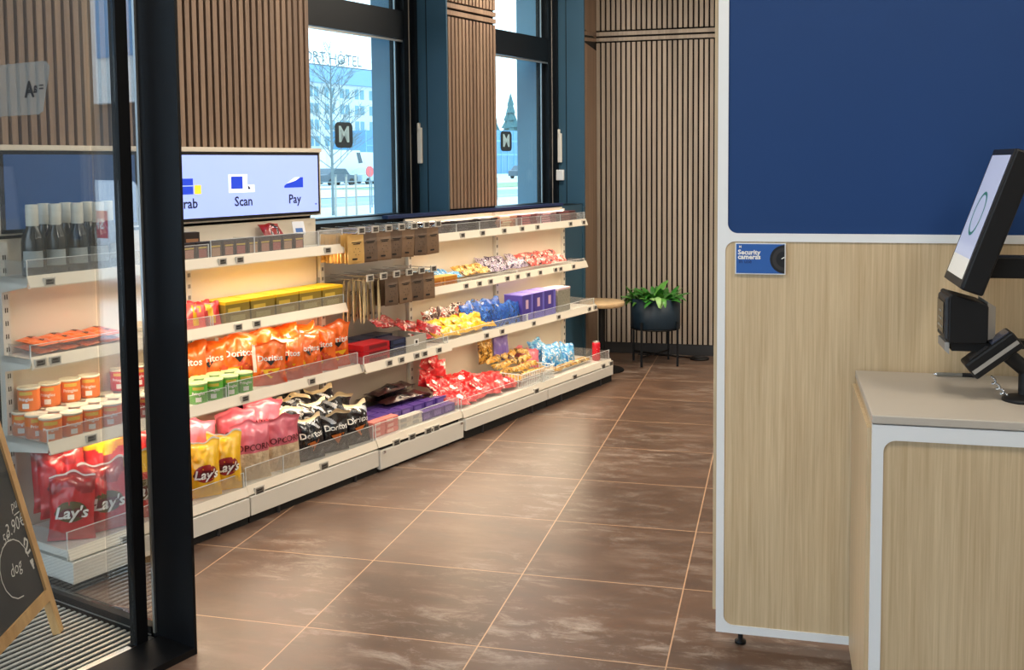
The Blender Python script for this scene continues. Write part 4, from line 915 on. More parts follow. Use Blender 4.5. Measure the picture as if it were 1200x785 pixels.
# ------------------------------------------------------------------ round table and planter
tb = empty('round_table', (.857, 2.08, 0))
g = MB(); g.lathe([(.0, .482), (.155, .482), (.168, .490), (.168, .514), (.164, .52), (.0, .52)], M_TABLE, 48); g.build('tabletop', tb)
g = MB(); g.tube((0, 0, .012), (0, 0, .482), .025, M_BLACK, 20); g.build('column', tb)
g = MB(); g.lathe([(.0, 0), (.165, 0), (.165, .008), (.15, .014), (.04, .022), (.0, .022)], M_BLACK, 48); g.build('table_base', tb)
tag(tb, 'round pale wood table on a black disc base in the far corner', 'table')
pp = empty('potted_plant', (1.215, 2.42, 0))
POT = mat('pot_dark_navy', (22, 44, 60), .5)
g = MB(); R_ = .19
g.lathe([(.0, .285), (R_*.955, .285), (R_, .292), (R_, .512), (R_*.965, .512), (R_*.955, .48), (.0, .48)], POT, 48); g.build('pot', pp)
g = MB(); g.lathe([(.0, .47), (R_*.95, .47), (R_*.95, .485), (.0, .492)], mat('soil', (40, 28, 20), .95, bump=1., bscale=90), 32); g.build('soil', pp)
legs = [(a+PI/4+.35) for a in (0, PI/2, PI, 3*PI/2)]
for a in legs:
    g = MB(); cx0, cy0 = (R_+.006)*math.cos(a), (R_+.006)*math.sin(a); g.box(cx0-.008, cx0+.008, cy0-.008, cy0+.008, 0, .34, M_BLACK); g.build('stand_leg', pp)
for a in legs[:2]:
    g = MB(); g.tube(((R_)*math.cos(a), R_*math.sin(a), .075), (-R_*math.cos(a), -R_*math.sin(a), .075), .007, M_BLACK, 8); g.build('stand_crossbar', pp)
for z_ in (.28,):
    g = MB(); 
    pts = [(R_*.97*math.cos(2*PI*k/32), R_*.97*math.sin(2*PI*k/32), z_) for k in range(33)]; g.path(pts, .006, M_BLACK, 6); g.build('stand_ring', pp)
LEAF = [mat('leaf_green', (52, 120, 44), .32, vary=.5, vscale=30, spec=.6), mat('leaf_bright', (92, 156, 66), .32, vary=.5, vscale=30, spec=.6), mat('leaf_pale', (150, 196, 120), .35, vary=.4, vscale=30)]
rp_ = random.Random(11)
g = MB()
def leaf(base, az, L_, droop, w, m_):
    vs = []; fs = []; n = 7
    p_ = Vector(base); el = rp_.uniform(.5, 1.25); side = Vector((-math.sin(az), math.cos(az), 0))
    for i in range(n+1):
        t_ = i/n; ww = w*math.sin(PI*min(1., t_*.93+.05))**.7
        dirv = Vector((math.cos(az)*math.cos(el), math.sin(az)*math.cos(el), math.sin(el)))
        nrm = side.cross(dirv)
        vs += [p_-side*ww+nrm*ww*.35, p_, p_+side*ww+nrm*ww*.35]
        p_ = p_+dirv*(L_/n); el -= droop/n
    for i in range(n):
        for q in (0, 1): a = i*3+q; fs.append((a, a+1, a+4, a+3))
    g.add(vs, fs, m_, True)
for k in range(95):
    a = rp_.uniform(0, 2*PI); rr = R_*.8*math.sqrt(rp_.random())
    b0 = (rr*math.cos(a), rr*math.sin(a), .49)
    tall = rr < R_*.45
    leaf(b0, a+rp_.uniform(-.7, .7), rp_.uniform(.15, .25) if tall else rp_.uniform(.09, .17), rp_.uniform(.5, 2.4), rp_.uniform(.018, .034), LEAF[0 if rp_.random() < .6 else 1 if rp_.random() < .75 else 2])
leaf((.03, -R_*.92, .50), -PI/2+.25, .20, 2.9, .024, LEAF[2]); leaf((.05, -R_*.9, .50), -PI/2+.5, .17, 2.8, .022, LEAF[1])
g.build('foliage', pp)
tag(pp, 'leafy green plant in a dark round pot on thin black legs', 'plant')
g = MB(); g.lathe([(.0, 0), (.075, 0), (.075, .012), (.06, .018), (.0, .018)], M_BLACKP, 32); o = g.build('floor_outlet', loc=(1.535, 2.66, 0))
g = MB(); g.lathe([(.045, .0175), (.05, .0195), (.03, .0205), (.0, .0205)], M_DARKP, 24); g.build('cover', o); tag(o, 'flat black disc on the floor by the slatted back wall', 'floor outlet')
g = MB(); g.path([(0, 0, .006), (-.05, .03, .006), (-.13, .05, .006), (-.22, .05, .006), (-.3, .07, .006), (-.42, .06, .006)], .005, M_BLACKP, 6); o = g.build('floor_cable', loc=(1.46, 2.68, 0)); tag(o, 'thin black cable lying along the back wall behind the planter', 'cable')

# ------------------------------------------------------------------ partition panel
YP = -2.24; XP0, XP1 = 1.94, 3.9; PZ0, PZ1 = .055, 3.05
pn = empty('partition_panel', (XP0, YP, 0))
def frame_ring(mb, x0, x1, z0, z1, holes, y0, y1, m_):
    """flat front with rounded openings: quads strips around each opening"""
    zs_ = [z0]
    for (a0, a1, b0, b1, r_) in holes:
        pts = rrect(a1-a0, b1-b0, r_, (a0+a1)/2, (b0+b1)/2, 8)
        lo, hi = b0-.5*(b0-zs_[-1]) if False else None, None
    return
def holed(mb, ox0, ox1, oz0, oz1, ix0, ix1, iz0, iz1, r_, y0, y1, m_):
    n = 8; inner = rrect(ix1-ix0, iz1-iz0, r_, (ix0+ix1)/2, (iz0+iz1)/2, n)
    outer = []
    for k, (a, b_) in enumerate(inner):
        q = k // (n+1); j = k % (n+1)
        cxq = (ox1, ox0, ox0, ox1)[q]; czq = (oz1, oz1, oz0, oz0)[q]
        h = j/n
        if q == 0: pt = (ox1, b_ + (oz1-b_)*min(1, 2*h)) if h <= .5 else (a+(ox1-a)*max(0, 2-2*h), oz1)
        elif q == 1: pt = (a+(ox0-a)*min(1, 2*h), oz1) if h <= .5 else (ox0, b_+(oz1-b_)*max(0, 2-2*h))
        elif q == 2: pt = (ox0, b_+(oz0-b_)*min(1, 2*h)) if h <= .5 else (a+(ox0-a)*max(0, 2-2*h), oz0)
        else: pt = (a+(ox1-a)*min(1, 2*h), oz0) if h <= .5 else (ox1, b_+(oz0-b_)*max(0, 2-2*h))
        outer.append(pt)
    N_ = len(inner)
    for yy, flip in ((y0, 0), (y1, 1)):
        vs = [(a, yy, b_) for a, b_ in inner]+[(a, yy, b_) for a, b_ in outer]
        mb.add(vs, [(k, (k+1) % N_, N_+(k+1) % N_, N_+k) for k in range(N_)], m_)
    mb.add([(a, y0, b_) for a, b_ in inner]+[(a, y1, b_) for a, b_ in inner], [(k, (k+1) % N_, N_+(k+1) % N_, N_+k) for k in range(N_)], m_)
    mb.add([(a, y0, b_) for a, b_ in outer]+[(a, y1, b_) for a, b_ in outer], [(k, (k+1) % N_, N_+(k+1) % N_, N_+k) for k in range(N_)], m_)
W_ = XP1-XP0; ZM = 1.310
g = MB()
holed(g, 0, W_, ZM, PZ1, .031, W_-.03, 1.322, PZ1-.03, .03, 0, .02, M_WHITE)
holed(g, 0, W_, PZ0, ZM, .024, W_-.03, PZ0+.026, 1.297, .03, 0, .02, M_WHITE)
g.build('white_frame', pn)
g = MB(); g.box(.02, W_-.02, .006, .02, 1.312, PZ1-.02, M_BLUEP); g.build('blue_panel', pn)
g = MB(); g.box(.015, W_-.02, .004, .02, PZ0+.015, 1.306, M_OAK); g.build('oak_panel', pn)
g = MB(); g.box(.004, W_-.004, .02, .10, PZ0+.03, PZ1, M_OAK); g.box(-.012, .004, .03, .22, PZ0+.06, PZ1, M_OAK); g.build('oak_carcass', pn)
for xx in (.075, W_*.6):
    g = MB(); g.lathe([(.018, 0), (.018, .008), (.008, .012), (.008, PZ0+.03)], M_BLACKP, 14, (xx, .06, 0)); ft = g.build('levelling_foot', pn)
    g = MB(); g.lathe([(.009, .038), (.009, .05)], M_CHROME, 10, (xx, .045, 0)); g.build('foot_screw', ft)
tag(pn, 'tall partition with blue upper panel and light oak lower panel in white frame', 'partition')
# sign on it
sg = empty('security_sign', (1.994, YP-.004, 1.197))
SW, SH = .150, .096
SB_ = mat('sign_blue', (38, 92, 168), .4); SBD = mat('sign_text_navy', (16, 44, 96), .5)
g = MB(); g.box(0, SW, 0, .004, 0, SH, M_WHITE); g.build('sign_border', sg)
g = MB(); g.box(.003, SW-.003, -.001, .0, .003, SH-.003, SB_); plq = g.build('sign_face', sg)
g = MB(); P = lambda a, b_: (a, -.0016, b_)
add_text(g, 'Security', .0205, C_WHT, P, bold=.035, cx=.0415, cz=.067); add_text(g, 'cameras', .0205, C_WHT, P, bold=.035, cx=.042, cz=.053); add_text(g, 'in use', .0165, SBD, P, bold=.01, cx=.030, cz=.039)
add_text(g, 'M', .010, C_WHT, P, bold=.04, cx=.015, cz=.084)
g.build('lettering', plq)
g = MB()
def half_disc(r_, m_, y_):
    cx0, cz0 = SW-.003, SH*.49; pts = []
    for k in range(25):
        a = PI/2+PI*k/24; pts.append((cx0+r_*math.cos(a), y_, cz0+r_*math.sin(a)))
    g.add(pts, [tuple(range(25))], m_)
half_disc(.0435, mat('lens_black', (14, 14, 16), .4), -.0014); half_disc(.036, mat('lens_grey', (48, 44, 44), .4), -.0017); half_disc(.025, mat('lens_black', (14, 14, 16), .4), -.002)
g.add([(SW-.013, -.0024, .047), (SW-.004, -.0024, .051), (SW-.004, -.0024, .055), (SW-.012, -.0024, .050)], [(0, 1, 2, 3)], C_WHT)
g.build('lens_picture', plq)
tag(sg, 'small blue Security cameras sign on the light oak panel', 'sign')

# ------------------------------------------------------------------ checkout counter
CX0, CX1, CY0, CY1, CZ = 2.352, 3.7, -2.815, YP-.004, .912
ct = empty('checkout_counter', (CX0, CY0, 0))
W_ = CX1-CX0; D_ = CY1-CY0
g = MB(); g.box(-.002, W_, -.002, D_, CZ-.022, CZ, mat('worktop_dimmed_white', (190, 181, 168), .4)); g.build('worktop', ct, bevel=.003)  # white laminate with the dim warm light on top put into its colour
g = MB(); holed(g, 0, W_, .05, CZ-.024, .0265, W_-.03, .08, CZ-.062, .03, 0, .02, M_WHITE); g.build('white_frame', ct)
g = MB(); g.box(.02, W_-.02, .005, .02, .07, CZ-.05, M_OAK); g.build('front_panel', ct)
g = MB(); g.box(-.010, .0, .03, D_, .055, CZ-.04, M_OAK); g.box(.0, .02, .02, D_, .055, CZ-.024, M_OAK); g.build('side_panel', ct)
g = MB(); g.box(W_-.02, W_, .02, D_, .05, CZ-.024, M_OAK); g.build('side_panel', ct)
g = MB(); g.box(.08, W_-.06, .10, D_-.02, 0, .06, M_KICK); g.build('kick_plate', ct)
tag(ct, 'white topped checkout counter with light oak front and rounded white frame', 'counter')
# touch monitor
mo = empty('touch_monitor', (3.02, -2.47, CZ))
def rel(v): return Vector(v)-Vector((3.02, -2.47, CZ))
bn = Vector((2.577, -2.62, 1.207)); tn = Vector((2.702, -2.62, 1.571)); lv = (tn-bn); LM = lv.length; lv.normalize(); wvv = Vector((0, .27, 0)); nv = Vector((-lv.z, 0, lv.x))
def mbx(mb, a0, a1, b0, b1, d0, d1, m_):      # a along width 0..1, b along length, d depth behind the face
    mb.hexa([rel(bn+wvv*a+lv*b_-nv*d_) for b_ in (b0, b1) for a, d_ in ((a0, d0), (a1, d0), (a1, d1), (a0, d1))], m_)
g = MB(); mbx(g, 0, 1, 0, LM, .003, .06, M_BLACKP); cs = g.build('casing', mo, bevel=.006)
g = MB(); mbx(g, .01, .99, .003, LM-.003, 0, .004, M_DARKP); g.build('bezel', mo)
g = MB(); MSC = mat('kiosk_screen', (176, 182, 206), .3, emit=.55); MSW = mat('kiosk_screen_white', (214, 212, 204), .3, emit=.5)
mbx(g, .07, .93, .025+.055, LM-.02, -.001, .001, MSC); mbx(g, .07, .93, .025, .025+.055, -.001, .001, MSW); ds = g.build('display', mo)
g = MB(); RG = mat('ring_green', (58, 128, 116), .4, emit=.2)
for k in range(32):
    a0, a1 = 2*PI*k/32, 2*PI*(k+1)/32; q = []
    for a, r_ in ((a0, .062), (a1, .062), (a1, .053), (a0, .053)): q.append(rel(bn+wvv*(.5+r_*math.cos(a)/.27)+lv*(LM*.52+r_*math.sin(a))+nv*.002))
    g.add(q, [(0, 1, 2, 3)], RG)
g.build('ring_icon', ds)
g = MB(); g.hexa([rel(v) for v in ((2.645, -2.51, 1.225), (3.04, -2.51, 1.225), (3.04, -2.43, 1.225), (2.645, -2.43, 1.225), (2.645, -2.51, 1.282), (3.04, -2.51, 1.282), (3.04, -2.43, 1.282), (2.645, -2.43, 1.282))], M_BLACKP); g.build('arm', mo, bevel=.004)
g = MB(); g.tube((0, 0, 0), (0, 0, .62), .03, M_BLACKP, 20); g.lathe([(.09, 0), (.09, .012), (.03, .02)], M_BLACKP, 28); g.build('post', mo)
tag(mo, 'black self checkout touch monitor tilted on an arm above the counter', 'monitor')
# barcode scanner box
bs_ = empty('barcode_scanner', (2.60, -2.525, CZ))
def bl(v): return Vector(v)-Vector((2.60, -2.525, CZ))
g = MB()
pf = [(2.556, 1.062), (2.648, 1.062), (2.652, 1.075), (2.652, 1.158), (2.648, 1.166), (2.562, 1.190), (2.556, 1.186)]
pb = [(a-.002, b_) for a, b_ in pf]
n = len(pf)
g.add([bl((a, -2.60, b_)) for a, b_ in pf]+[bl((a, -2.455, b_)) for a, b_ in pb], [tuple(range(n)), tuple(range(2*n-1, n-1, -1))]+[(i, (i+1) % n, n+(i+1) % n, n+i) for i in range(n)], M_BLACKP)
bd_ = g.build('housing', bs_, bevel=.003)
g = MB(); g.hexa([bl(v) for v in ((2.547, -2.588, 1.070), (2.557, -2.592, 1.068), (2.557, -2.462, 1.068), (2.547, -2.466, 1.070), (2.547, -2.588, 1.178), (2.557, -2.592, 1.184), (2.557, -2.462, 1.184), (2.547, -2.466, 1.178))], M_DARKP); g.build('window_rim', bs_, bevel=.003)
g = MB(); g.box(-.0555, -.054, -.055, .05, .172, .255, mat('scanner_glass', (20, 26, 30), .08)); 
for k_ in range(3): g.box(-.0565, -.0552, -.035+.01*k_, .03-.01*k_, .185+.02*k_, .190+.02*k_, M_SILVER)
g.build('scan_window', bs_)
g = MB(); g.hexa([bl(v) for v in ((2.650, -2.595, 1.072), (2.676, -2.56, 1.072), (2.672, -2.46, 1.072), (2.650, -2.46, 1.072), (2.650, -2.595, 1.172), (2.676, -2.56, 1.155), (2.672, -2.46, 1.155), (2.650, -2.46, 1.172))], M_GREY); g.build('rear_cover', bs_)
g = MB(); g.hexa([bl(v) for v in ((2.549, -2.585, 1.040), (2.560, -2.588, 1.030), (2.560, -2.47, 1.030), (2.549, -2.47, 1.040), (2.549, -2.585, 1.062), (2.560, -2.588, 1.062), (2.560, -2.47, 1.062), (2.549, -2.47, 1.062))], M_GREY); g.build('front_lip', bs_)
g = MB(); g.hexa([bl(v) for v in ((2.566, -2.59, 1.040), (2.66, -2.59, 1.040), (2.66, -2.47, 1.040), (2.566, -2.47, 1.040), (2.562, -2.59, 1.062), (2.66, -2.59, 1.062), (2.66, -2.47, 1.062), (2.562, -2.47, 1.062))], M_BLACKP)
g.hexa([bl(v) for v in ((2.65, -2.55, 1.044), (2.99, -2.55, 1.044), (2.99, -2.51, 1.044), (2.65, -2.51, 1.044), (2.65, -2.55, 1.066), (2.99, -2.55, 1.066), (2.99, -2.51, 1.066), (2.65, -2.51, 1.066))], M_BLACKP)
g.tube(bl((2.93, -2.53, CZ)), bl((2.93, -2.53, 1.06)), .018, M_BLACKP, 14); g.build('bracket', bs_)
tag(bs_, 'black box shaped barcode scanner below the monitor on the counter', 'scanner')
# payment terminal
pt_ = empty('payment_terminal', (2.745, -2.575, CZ))
def pl_(v): return Vector(v)-Vector((2.745, -2.575, CZ))
e1 = Vector((.775, 0, .632)).normalized(); e2 = Vector((-e1.z, 0, e1.x)); o0 = Vector((2.622, -2.62, .973))
def tx_(mb, a0, a1, d0, d1, y0, y1, m_, tp=0.):
    mb.hexa([pl_(o0+e1*a+e2*(d_ if a == a0 or d_ != d1 else d_-tp)+Vector((0, y_, 0))) for y_ in (y0, y1) for a, d_ in ((a0, d0), (a1, d0), (a1, d1), (a0, d1))], m_)
g = MB(); tx_(g, 0, .145, -.004, .046, 0, .082, M_BLACKP); g.build('terminal_body', pt_, bevel=.006)
g = MB(); tx_(g, .004, .14, .012, .022, -.002, .0015, M_GREY); g.build('side_stripe', pt_)
g = MB(); tx_(g, .02, .075, .0455, .048, .012, .07, M_DARKP); g.build('keypad', pt_)
g = MB(); tx_(g, .085, .138, .0455, .048, .012, .07, mat('terminal_screen', (60, 66, 84), .15)); g.build('terminal_display', pt_)
g = MB(); g.tube((0, 0, .01), (-.0, .0, .09), .014, M_BLACKP, 14); g.tube((0, 0, .085), pl_(o0+e1*.10+e2*.0+Vector((0, .04, 0))), .02, M_BLACKP, 14); g.lathe([(.052, 0), (.052, .006), (.046, .011), (.014, .018)], M_BLACKP, 32); g.build('stand', pt_)
tag(pt_, 'black card payment terminal tilted on a small round stand', 'payment terminal')
ch = MB(); nB = 34
for k in range(nB):
    t_ = k/(nB-1); bx_ = 2.668+.036*t_+.006*math.sin(t_*22); bz_ = .968-.048*t_**.8+.003*math.cos(t_*22)
    ch.ball((bx_-2.69, -2.572+.004*math.cos(t_*22)+2.57, bz_-CZ), .0036, M_CHROME, 8)
o = ch.build('security_chain', loc=(2.69, -2.57, CZ)); tag(o, 'coiled chrome chain hanging from the payment terminal to its base', 'chain')
g = MB(); g.tube((-.05, 0, .006), (.02, .003, .006), .0055, M_SILVER, 12); o = g.build('stylus_pen', loc=(2.622, -2.288, CZ)); g = MB(); g.tube((.02, .003, .006), (.06, .005, .006), .006, M_DARKP, 12); g.tube((-.05, 0, .006), (-.058, 0, .006), .0055, M_CHROME, 12, .0015); g.build('grip', o)
tag(o, 'thin silver pen lying on the counter against the oak partition', 'pen')

# ------------------------------------------------------------------ outdoors beyond the windows
GZ = -.12
SNOW = mat('street_pale', (206, 212, 214), .9, vary=.25, vscale=.4)
mb = MB(); mb.sbox(-60, 260, -230, -.62, GZ-.05, GZ, SNOW); struct(mb.build('street_ground', rz=RZ))
mb = MB(); mb.sbox(-60, 200, -33, -25, GZ-.02, GZ+.012, mat('road_grey', (150, 166, 174), .9, vary=.2)); mb.sbox(-60, 200, -25.2, -25, GZ, GZ+.12, mat('kerb_stone', (188, 194, 194), .9)); struct(mb.build('street_road', rz=RZ))
mb = MB(); mb.sbox(50, 100, -46, -37, GZ, GZ+.05, mat('winter_lawn', (150, 168, 130), .95, vary=.5, vscale=1.)); struct(mb.build('lawn_strip', rz=RZ))
mb = MB(); mb.sbox(-60, -5., -.6, 60, GZ-.05, GZ, mat('paving_grey', (132, 136, 138), .9, vary=.3)); struct(mb.build('forecourt_ground', rz=RZ))
H_BL = mat('hotel_blue_band', (134, 176, 206), .7); H_WH = mat('hotel_white', (214, 220, 220), .8); H_WN = mat('hotel_window', (110, 160, 176), .3); H_TX = mat('hotel_letters', (84, 102, 116), .6); G_BL = mat('glass_blue_facade', (92, 148, 190), .4); G_LB = mat('glass_pale_blue', (120, 176, 208), .4)
ht = empty('hotel_building', Wp(104, -100, GZ), RZ)
g = MB(); g.sbox(-22, 17.6, -14, 0, 0, 13.6, H_WH); g.build('facade', ht)
g = MB(); g.sbox(-22.2, 18.4, -14, .5, 13.6, 16., H_BL); g.sbox(17.6, 18.6, -14, .6, 0, 16., G_BL); g.build('roof_band', ht)
for fl in range(5):
    for k in range(10):
        g = MB(); xx = -16.+3.3*k+(.0); g.sbox(xx, xx+.85, -.05, .06, 2.2+2.35*fl, 3.6+2.35*fl, H_WN); g.sbox(xx+1.2, xx+2.05, -.05, .06, 2.2+2.35*fl, 3.6+2.35*fl, H_WN); g.build('window', ht)
g = MB(); add_text(g, 'AÉROPORT HÔTEL', 2.3, H_TX, lambda a, b_: (a, -.3, b_), cx=2., cz=17.1, bold=.0); g.sbox(-10, 14.4, .2, .3, 16., 16.2, H_TX); sgn = g.build('roof_sign', ht)
tag(ht, 'white hotel with a blue roof band and HÔTEL letters outside the first window', 'building')
bb = empty('office_building', Wp(106, -84, GZ), RZ)
g = MB(); g.sbox(-8, 18, -6, 0, 0, 6.2, G_BL); g.build('facade', bb)
g = MB()
for k in range(14): g.sbox(-8+1.9*k, -7.9+1.9*k, 0, .06, 0, 6.2, G_LB)
for zz in (2.1, 4.2): g.sbox(-8, 18, 0, .06, zz, zz+.12, G_LB)
g.build('mullions', bb); tag(bb, 'low blue glazed building at the foot of the white hotel', 'building')
b2 = empty('office_building', Wp(158, -96, GZ), RZ)
g = MB(); g.sbox(-14, 14, -6, 0, 0, 7.6, G_BL); g.build('facade', b2)
g = MB(); g.sbox(-14, 14, 0, .1, 5.6, 5.9, G_LB); g.sbox(-14, 14, 0, .1, 3.2, 3.5, G_LB)
for k in range(14): g.sbox(-14+2.1*k, -13.85+2.1*k, 0, .1, 0, 7.6, G_LB)
g.build('mullions', b2); tag(b2, 'long blue building with conifers above it outside the second window', 'building')
V_W = mat('van_white', (226, 228, 226), .4); V_G = mat('vehicle_glass', (60, 84, 96), .2); TYRE = mat('tyre', (26, 28, 30), .8)
def car(name, s_, t_, Lc, Hc, body, label, van=False, rz=0., grp=None):
    o = empty(name, Wp(s_, t_, GZ), RZ+rz); h2 = Hc*.55
    if van: prof = [(-.5, .12), (.5, .12), (.5, .5), (.42, .62), (.34, .98), (-.5, 1.)]
    else: prof = [(-.5, .2), (.5, .2), (.5, .5), (.44, .58), (.26, .62), (.14, .98), (-.22, 1.), (-.38, .66), (-.5, .6)]
    g = MB(); g.prism([(a*Lc, b_*Hc) for a, b_ in prof], -.85, .85, body); g.build('body', o, bevel=.04)
    g = MB()
    if van: g.prism([(.30*Lc, .60*Hc), (.40*Lc, .62*Hc), (.335*Lc, .92*Hc), (.24*Lc, .92*Hc)], -.87, .87, V_G)
    else: g.prism([(.22*Lc, .64*Hc), (.125*Lc, .93*Hc), (-.20*Lc, .94*Hc), (-.33*Lc, .68*Hc)], -.87, .87, V_G)
    g.build('side_windows', o)
    for a in (-.31, .31):
        for yy in (-.8, .8):
            g = MB(); g.tube((a*Lc, yy-.1, Hc*.19 if not van else .34), (a*Lc, yy+.1, Hc*.19 if not van else .34), .30, TYRE, 18); g.build('wheel', o)
    tag(o, label, 'vehicle', grp)
    return o
car('delivery_van', 66.3, -60, 5.4, 3.1, V_W, 'large white van parked outside the first window, left one', True)
car('delivery_van', 71.2, -60.5, 3.6, 2.9, V_W, 'white van parked outside the first window, right one', True)
DKC = mat('car_dark', (70, 88, 100), .35); SVC = mat('car_silver', (176, 192, 200), .3); WHC = mat('car_white', (230, 232, 232), .3); GRC = mat('bright_green', (60, 200, 90), .5)
for i, (s_, cl, nm) in enumerate(((62.2, DKC, 'dark'), (67., SVC, 'silver'), (72.0, DKC, 'dark'))):
    car('parked_car', s_, -57, 4.2, 1.45, cl, '%s car parked in front of the vans, %s from left' % (nm, ORD[i]))
for i, (s_, t_, cl, nm) in enumerate(((92., -52, SVC, 'silver'), (97.5, -56, WHC, 'white'), (98., -60, DKC, 'dark'))):
    car('parked_car', s_, t_, 4.4, 1.5, cl, '%s car parked outside the second window' % nm)
# reflected street side, beyond the forecourt
# bare tree and its stakes
tr_ = empty('street_tree', Wp(21.45, -20, GZ), RZ)
BARK = mat('bark_grey', (112, 126, 128), .9); rt_ = random.Random(5)
g = MB(); g.tube((0, 0, 0), (0, 0, 3.), .05, BARK, 8, .04); g.tube((0, 0, 3.), (.03, 0, 5.6), .04, BARK, 8, .01); g.build('trunk', tr_)
g = MB()
def twig(p_, d_, L_, r_, lv_):
    q = p_+d_*L_; g.tube(p_, q, r_, BARK, 5, r_*.6, caps=False)
    if lv_ == 0: return
    for k in range(4):
        b0 = p_+d_*L_*(.3+.7*rt_.random()); dd = (d_+Vector((rt_.uniform(-.9, .9), rt_.uniform(-.9, .9), rt_.uniform(-.25, .6)))).normalized()
        twig(b0, dd, L_*rt_.uniform(.4, .65), r_*.6, lv_-1)
for k in range(34):
    z_ = 1.45+3.7*k/34; a = k*2.4; twig(Vector((0, 0, z_)), Vector((math.cos(a), math.sin(a), .75)).normalized(), 1.25*(1-.5*k/34), .015, 3)
g.build('branches', tr_); tag(tr_, 'bare young street tree outside the first window', 'tree')
for i, ds_ in enumerate((-.42, .10, .62)):
    g = MB(); g.tube((0, 0, 0), (-.04 if i == 2 else .02, 0, 1.38), .035, mat('stake_wood', (170, 164, 150), .8), 8); o = g.build('tree_stake', loc=Wp(21.45+ds_, -19.5, GZ), rz=RZ); tag(o, 'wooden stake by the bare street tree, %s from left' % ORD[i], 'stake', 'stakes around the tree')
    g = MB(); g.tube((-.0, 0, 1.30), (.0, 0, 1.38), .04, BARK, 8); g.build('stake_cap', o)
g = MB()
RLG = mat('railing_grey', (120, 140, 146), .6)
for k in range(13): g.tube((-6+1.5*k, 0, 0), (-6+1.5*k, 0, 1.05), .025, RLG, 6)
for zz in (1.05, .8, .45): g.tube((-6, 0, zz), (12, 0, zz), .02, RLG, 6)
o = g.build('street_railing', loc=Wp(24, -23, GZ), rz=RZ); tag(o, 'grey metal railing along the street outside the first window', 'railing')
sgp = empty('road_sign', Wp(23.36, -20, GZ), RZ)
g = MB(); g.tube((0, 0, 0), (0, 0, 1.5), .025, RLG, 8); g.build('pole', sgp)
g = MB(); g.tube((0, .02, 1.45), (0, -.02, 1.45), .19, mat('sign_red', (226, 96, 96), .5), 24); g.build('sign_disc', sgp); tag(sgp, 'round red road sign on a pole outside the first window', 'sign')
CON = mat('conifer_green', (70, 112, 116), .9, vary=.4, vscale=1.)
for i, (s_, hh, rr) in enumerate(((176.5, 16.5, 4.6), (182.5, 13., 3.4), (170.5, 12.5, 3.4), (188., 12., 3.2))):
    o = empty('conifer', Wp(s_, -112, GZ), RZ)
    g = MB(); g.tube((0, 0, 0), (0, 0, hh*.3), .3, BARK, 8); g.build('trunk', o)
    g = MB(); rn = random.Random(i)
    for k in range(9):
        z0 = hh*(.12+.09*k); r0 = rr*(1-k/9.6); n = 14
        vs = [(0, 0, min(hh, z0+hh*.2))]+[((r0*rn.uniform(.6, 1.15))*math.cos(2*PI*j/n), (r0*rn.uniform(.6, 1.15))*math.sin(2*PI*j/n), z0-rn.uniform(0, .5)) for j in range(n)]
        g.add(vs, [(0, 1+j, 1+(j+1) % n) for j in range(n)], CON)
    g.build('foliage', o); tag(o, 'dark conifer beyond the blue building, %s' % ('the tallest', 'right of the tallest', 'left of the tallest', 'rightmost')[i], 'tree')
g = MB(); g.box(-1.2, 1.2, -.5, .5, 0, .1, GRC); g.box(-.5, .5, -.4, .4, .1, .9, GRC); o = g.build('street_bin', loc=Wp(85., -50, GZ), rz=RZ, bevel=.05); tag(o, 'bright green bin beside parked cars outside the second window', 'bin')
# buildings of the street in front of the shop (mirrored in the entrance glass)
fb = empty('apartment_building', Wp(-18, -22., GZ), RZ)
g = MB(); g.box(-9, 0, -14, 16, 3.4, 12, H_WH); g.box(-8.6, -.4, -13.6, 15.6, 0, 3.4, M_DARKP); g.build('facade', fb)
for fl in range(3):
    for k in range(8): g = MB(); g.box(0., .06, -13+3.4*k, -11.4+3.4*k, 4.6+2.7*fl, 6.2+2.7*fl, G_BL); g.build('window', fb)
tag(fb, 'pale street building mirrored in the entrance glass', 'building')
car('parked_car', -9., -9.4, 4.3, 1.5, WHC, 'white car mirrored in the entrance glass beside the bottles', rz=-PI/2)
rs = empty('street_banner', Wp(-7.9, -7.05, GZ), RZ)
g = MB(); g.tube((0, 0, 0), (0, 0, 1.1), .02, RLG, 8); g.build('banner_post', rs)
g = MB(); g.box(.02, .04, -.30, .30, .84, 1.16, mat('banner_red', (190, 40, 66), .5)); bn_ = g.build('banner_panel', rs)
g = MB(); add_text(g, 'SHOW', .17, C_WHT, lambda p_, q_: (.0425, p_, q_), bold=.02, cz=1.0); g.build('lettering', bn_)
tag(rs, 'small red SHOW banner mirrored in the entrance glass', 'banner')

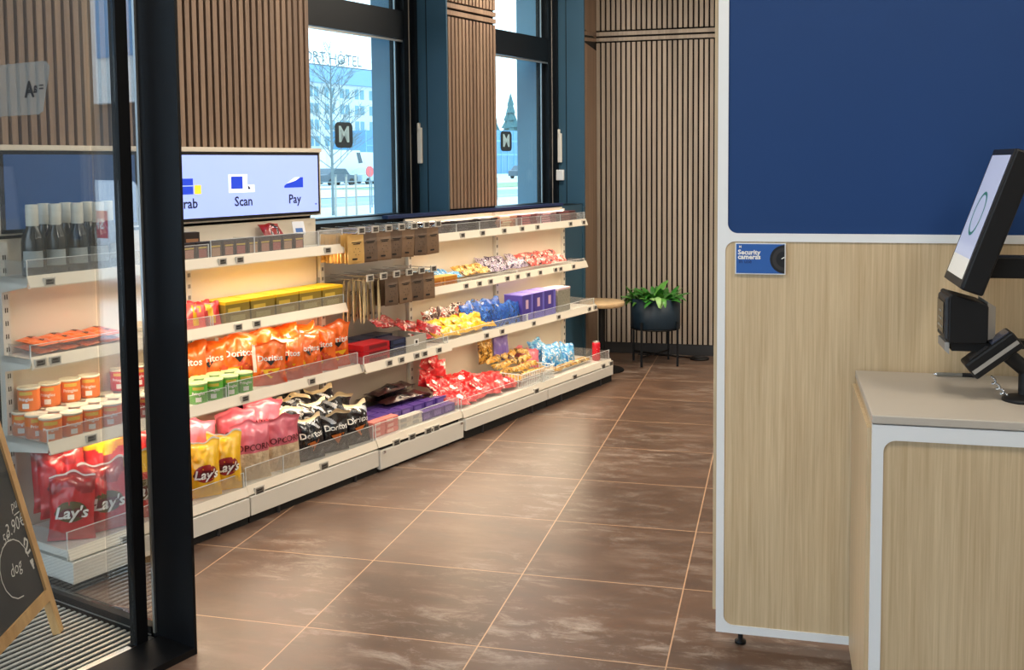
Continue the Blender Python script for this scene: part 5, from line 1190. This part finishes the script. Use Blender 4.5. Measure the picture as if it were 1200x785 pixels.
# ------------------------------------------------------------------ light
w = bpy.data.worlds.new('overcast_sky'); scene.world = w; w.use_nodes = True
nt = w.node_tree; bg = nt.nodes['Background']
tc = nt.nodes.new('ShaderNodeTexCoord'); sp_ = nt.nodes.new('ShaderNodeSeparateXYZ'); cr = nt.nodes.new('ShaderNodeValToRGB')
nt.links.new(tc.outputs['Generated'], sp_.inputs[0]); nt.links.new(sp_.outputs['Z'], cr.inputs[0])
cr.color_ramp.elements[0].position = 0.; cr.color_ramp.elements[0].color = (.80, .92, 1., 1); cr.color_ramp.elements[1].position = .6; cr.color_ramp.elements[1].color = (.62, .80, 1., 1)
nt.links.new(cr.outputs[0], bg.inputs['Color']); bg.inputs['Strength'].default_value = 3.3
def area(name, loc, rot, sx, sy, e, col):
    l = bpy.data.lights.new(name, 'AREA'); l.shape = 'RECTANGLE'; l.size = sx; l.size_y = sy; l.energy = e; l.color = col
    o = bpy.data.objects.new(name, l); COL.objects.link(o); o.location = loc; o.rotation_euler = rot
    return o
WARM = (1., .80, .58); NEUT = (1., .90, .76)
n = 0
for X in (.6, 2.4, 3.8):
    for Y in (-3.6, -1.4, .9):
        g = MB(); g.box(-.3, .3, -.3, .3, -.02, .0, M_WHITE); o = g.build('ceiling_light', loc=(X, Y, CEIL)); g = MB(); g.box(-.27, .27, -.27, .27, -.024, -.02, M_LEDW); g.build('diffuser', o)
        tag(o, 'square ceiling light panel in the %s row, %s' % (('left', 'middle', 'right')[n//3], ('near', 'centre', 'far')[n % 3]), 'ceiling light', 'ceiling light panels'); n += 1
        area('ceiling_lamp', (X, Y, CEIL-.03), (0, 0, 0), .5, .5, 34 if Y > 0 else 19, NEUT)
def strip(s0, s1, t_, z_, e):
    l = area('shelf_lamp', Wp((s0+s1)/2, t_, z_), (0, 0, 0), s1-s0, .02, e, WARM)
    l.rotation_euler = (Matrix.Rotation(RZ, 3, 'Z') @ Matrix.Rotation(-.45, 3, 'X')).to_euler()
for s0, s1 in ((-2.30, -1.52), (-1.44, -.66), (.15, .98), (1.06, 1.89)):
    for z_, t_ in ((Z1, T1-.05), (Z2, T1-.05), (Z3, .24)): strip(s0, s1, t_, z_+.0, 2.2)
strip(-.58, .07, .27, Z3, 1.6)
for s0, s1 in ((.15, .98), (1.06, 1.89)): strip(s0, s1, .045, SILL-.008, 1.5)

scene.view_settings.view_transform = 'Standard'; scene.view_settings.look = 'None'; scene.view_settings.gamma = 1.; scene.view_settings.use_curve_mapping = False
scene.view_settings.exposure = 0.
scene.cycles.use_denoising = True
scene.cycles.max_bounces = 10; scene.cycles.transparent_max_bounces = 24
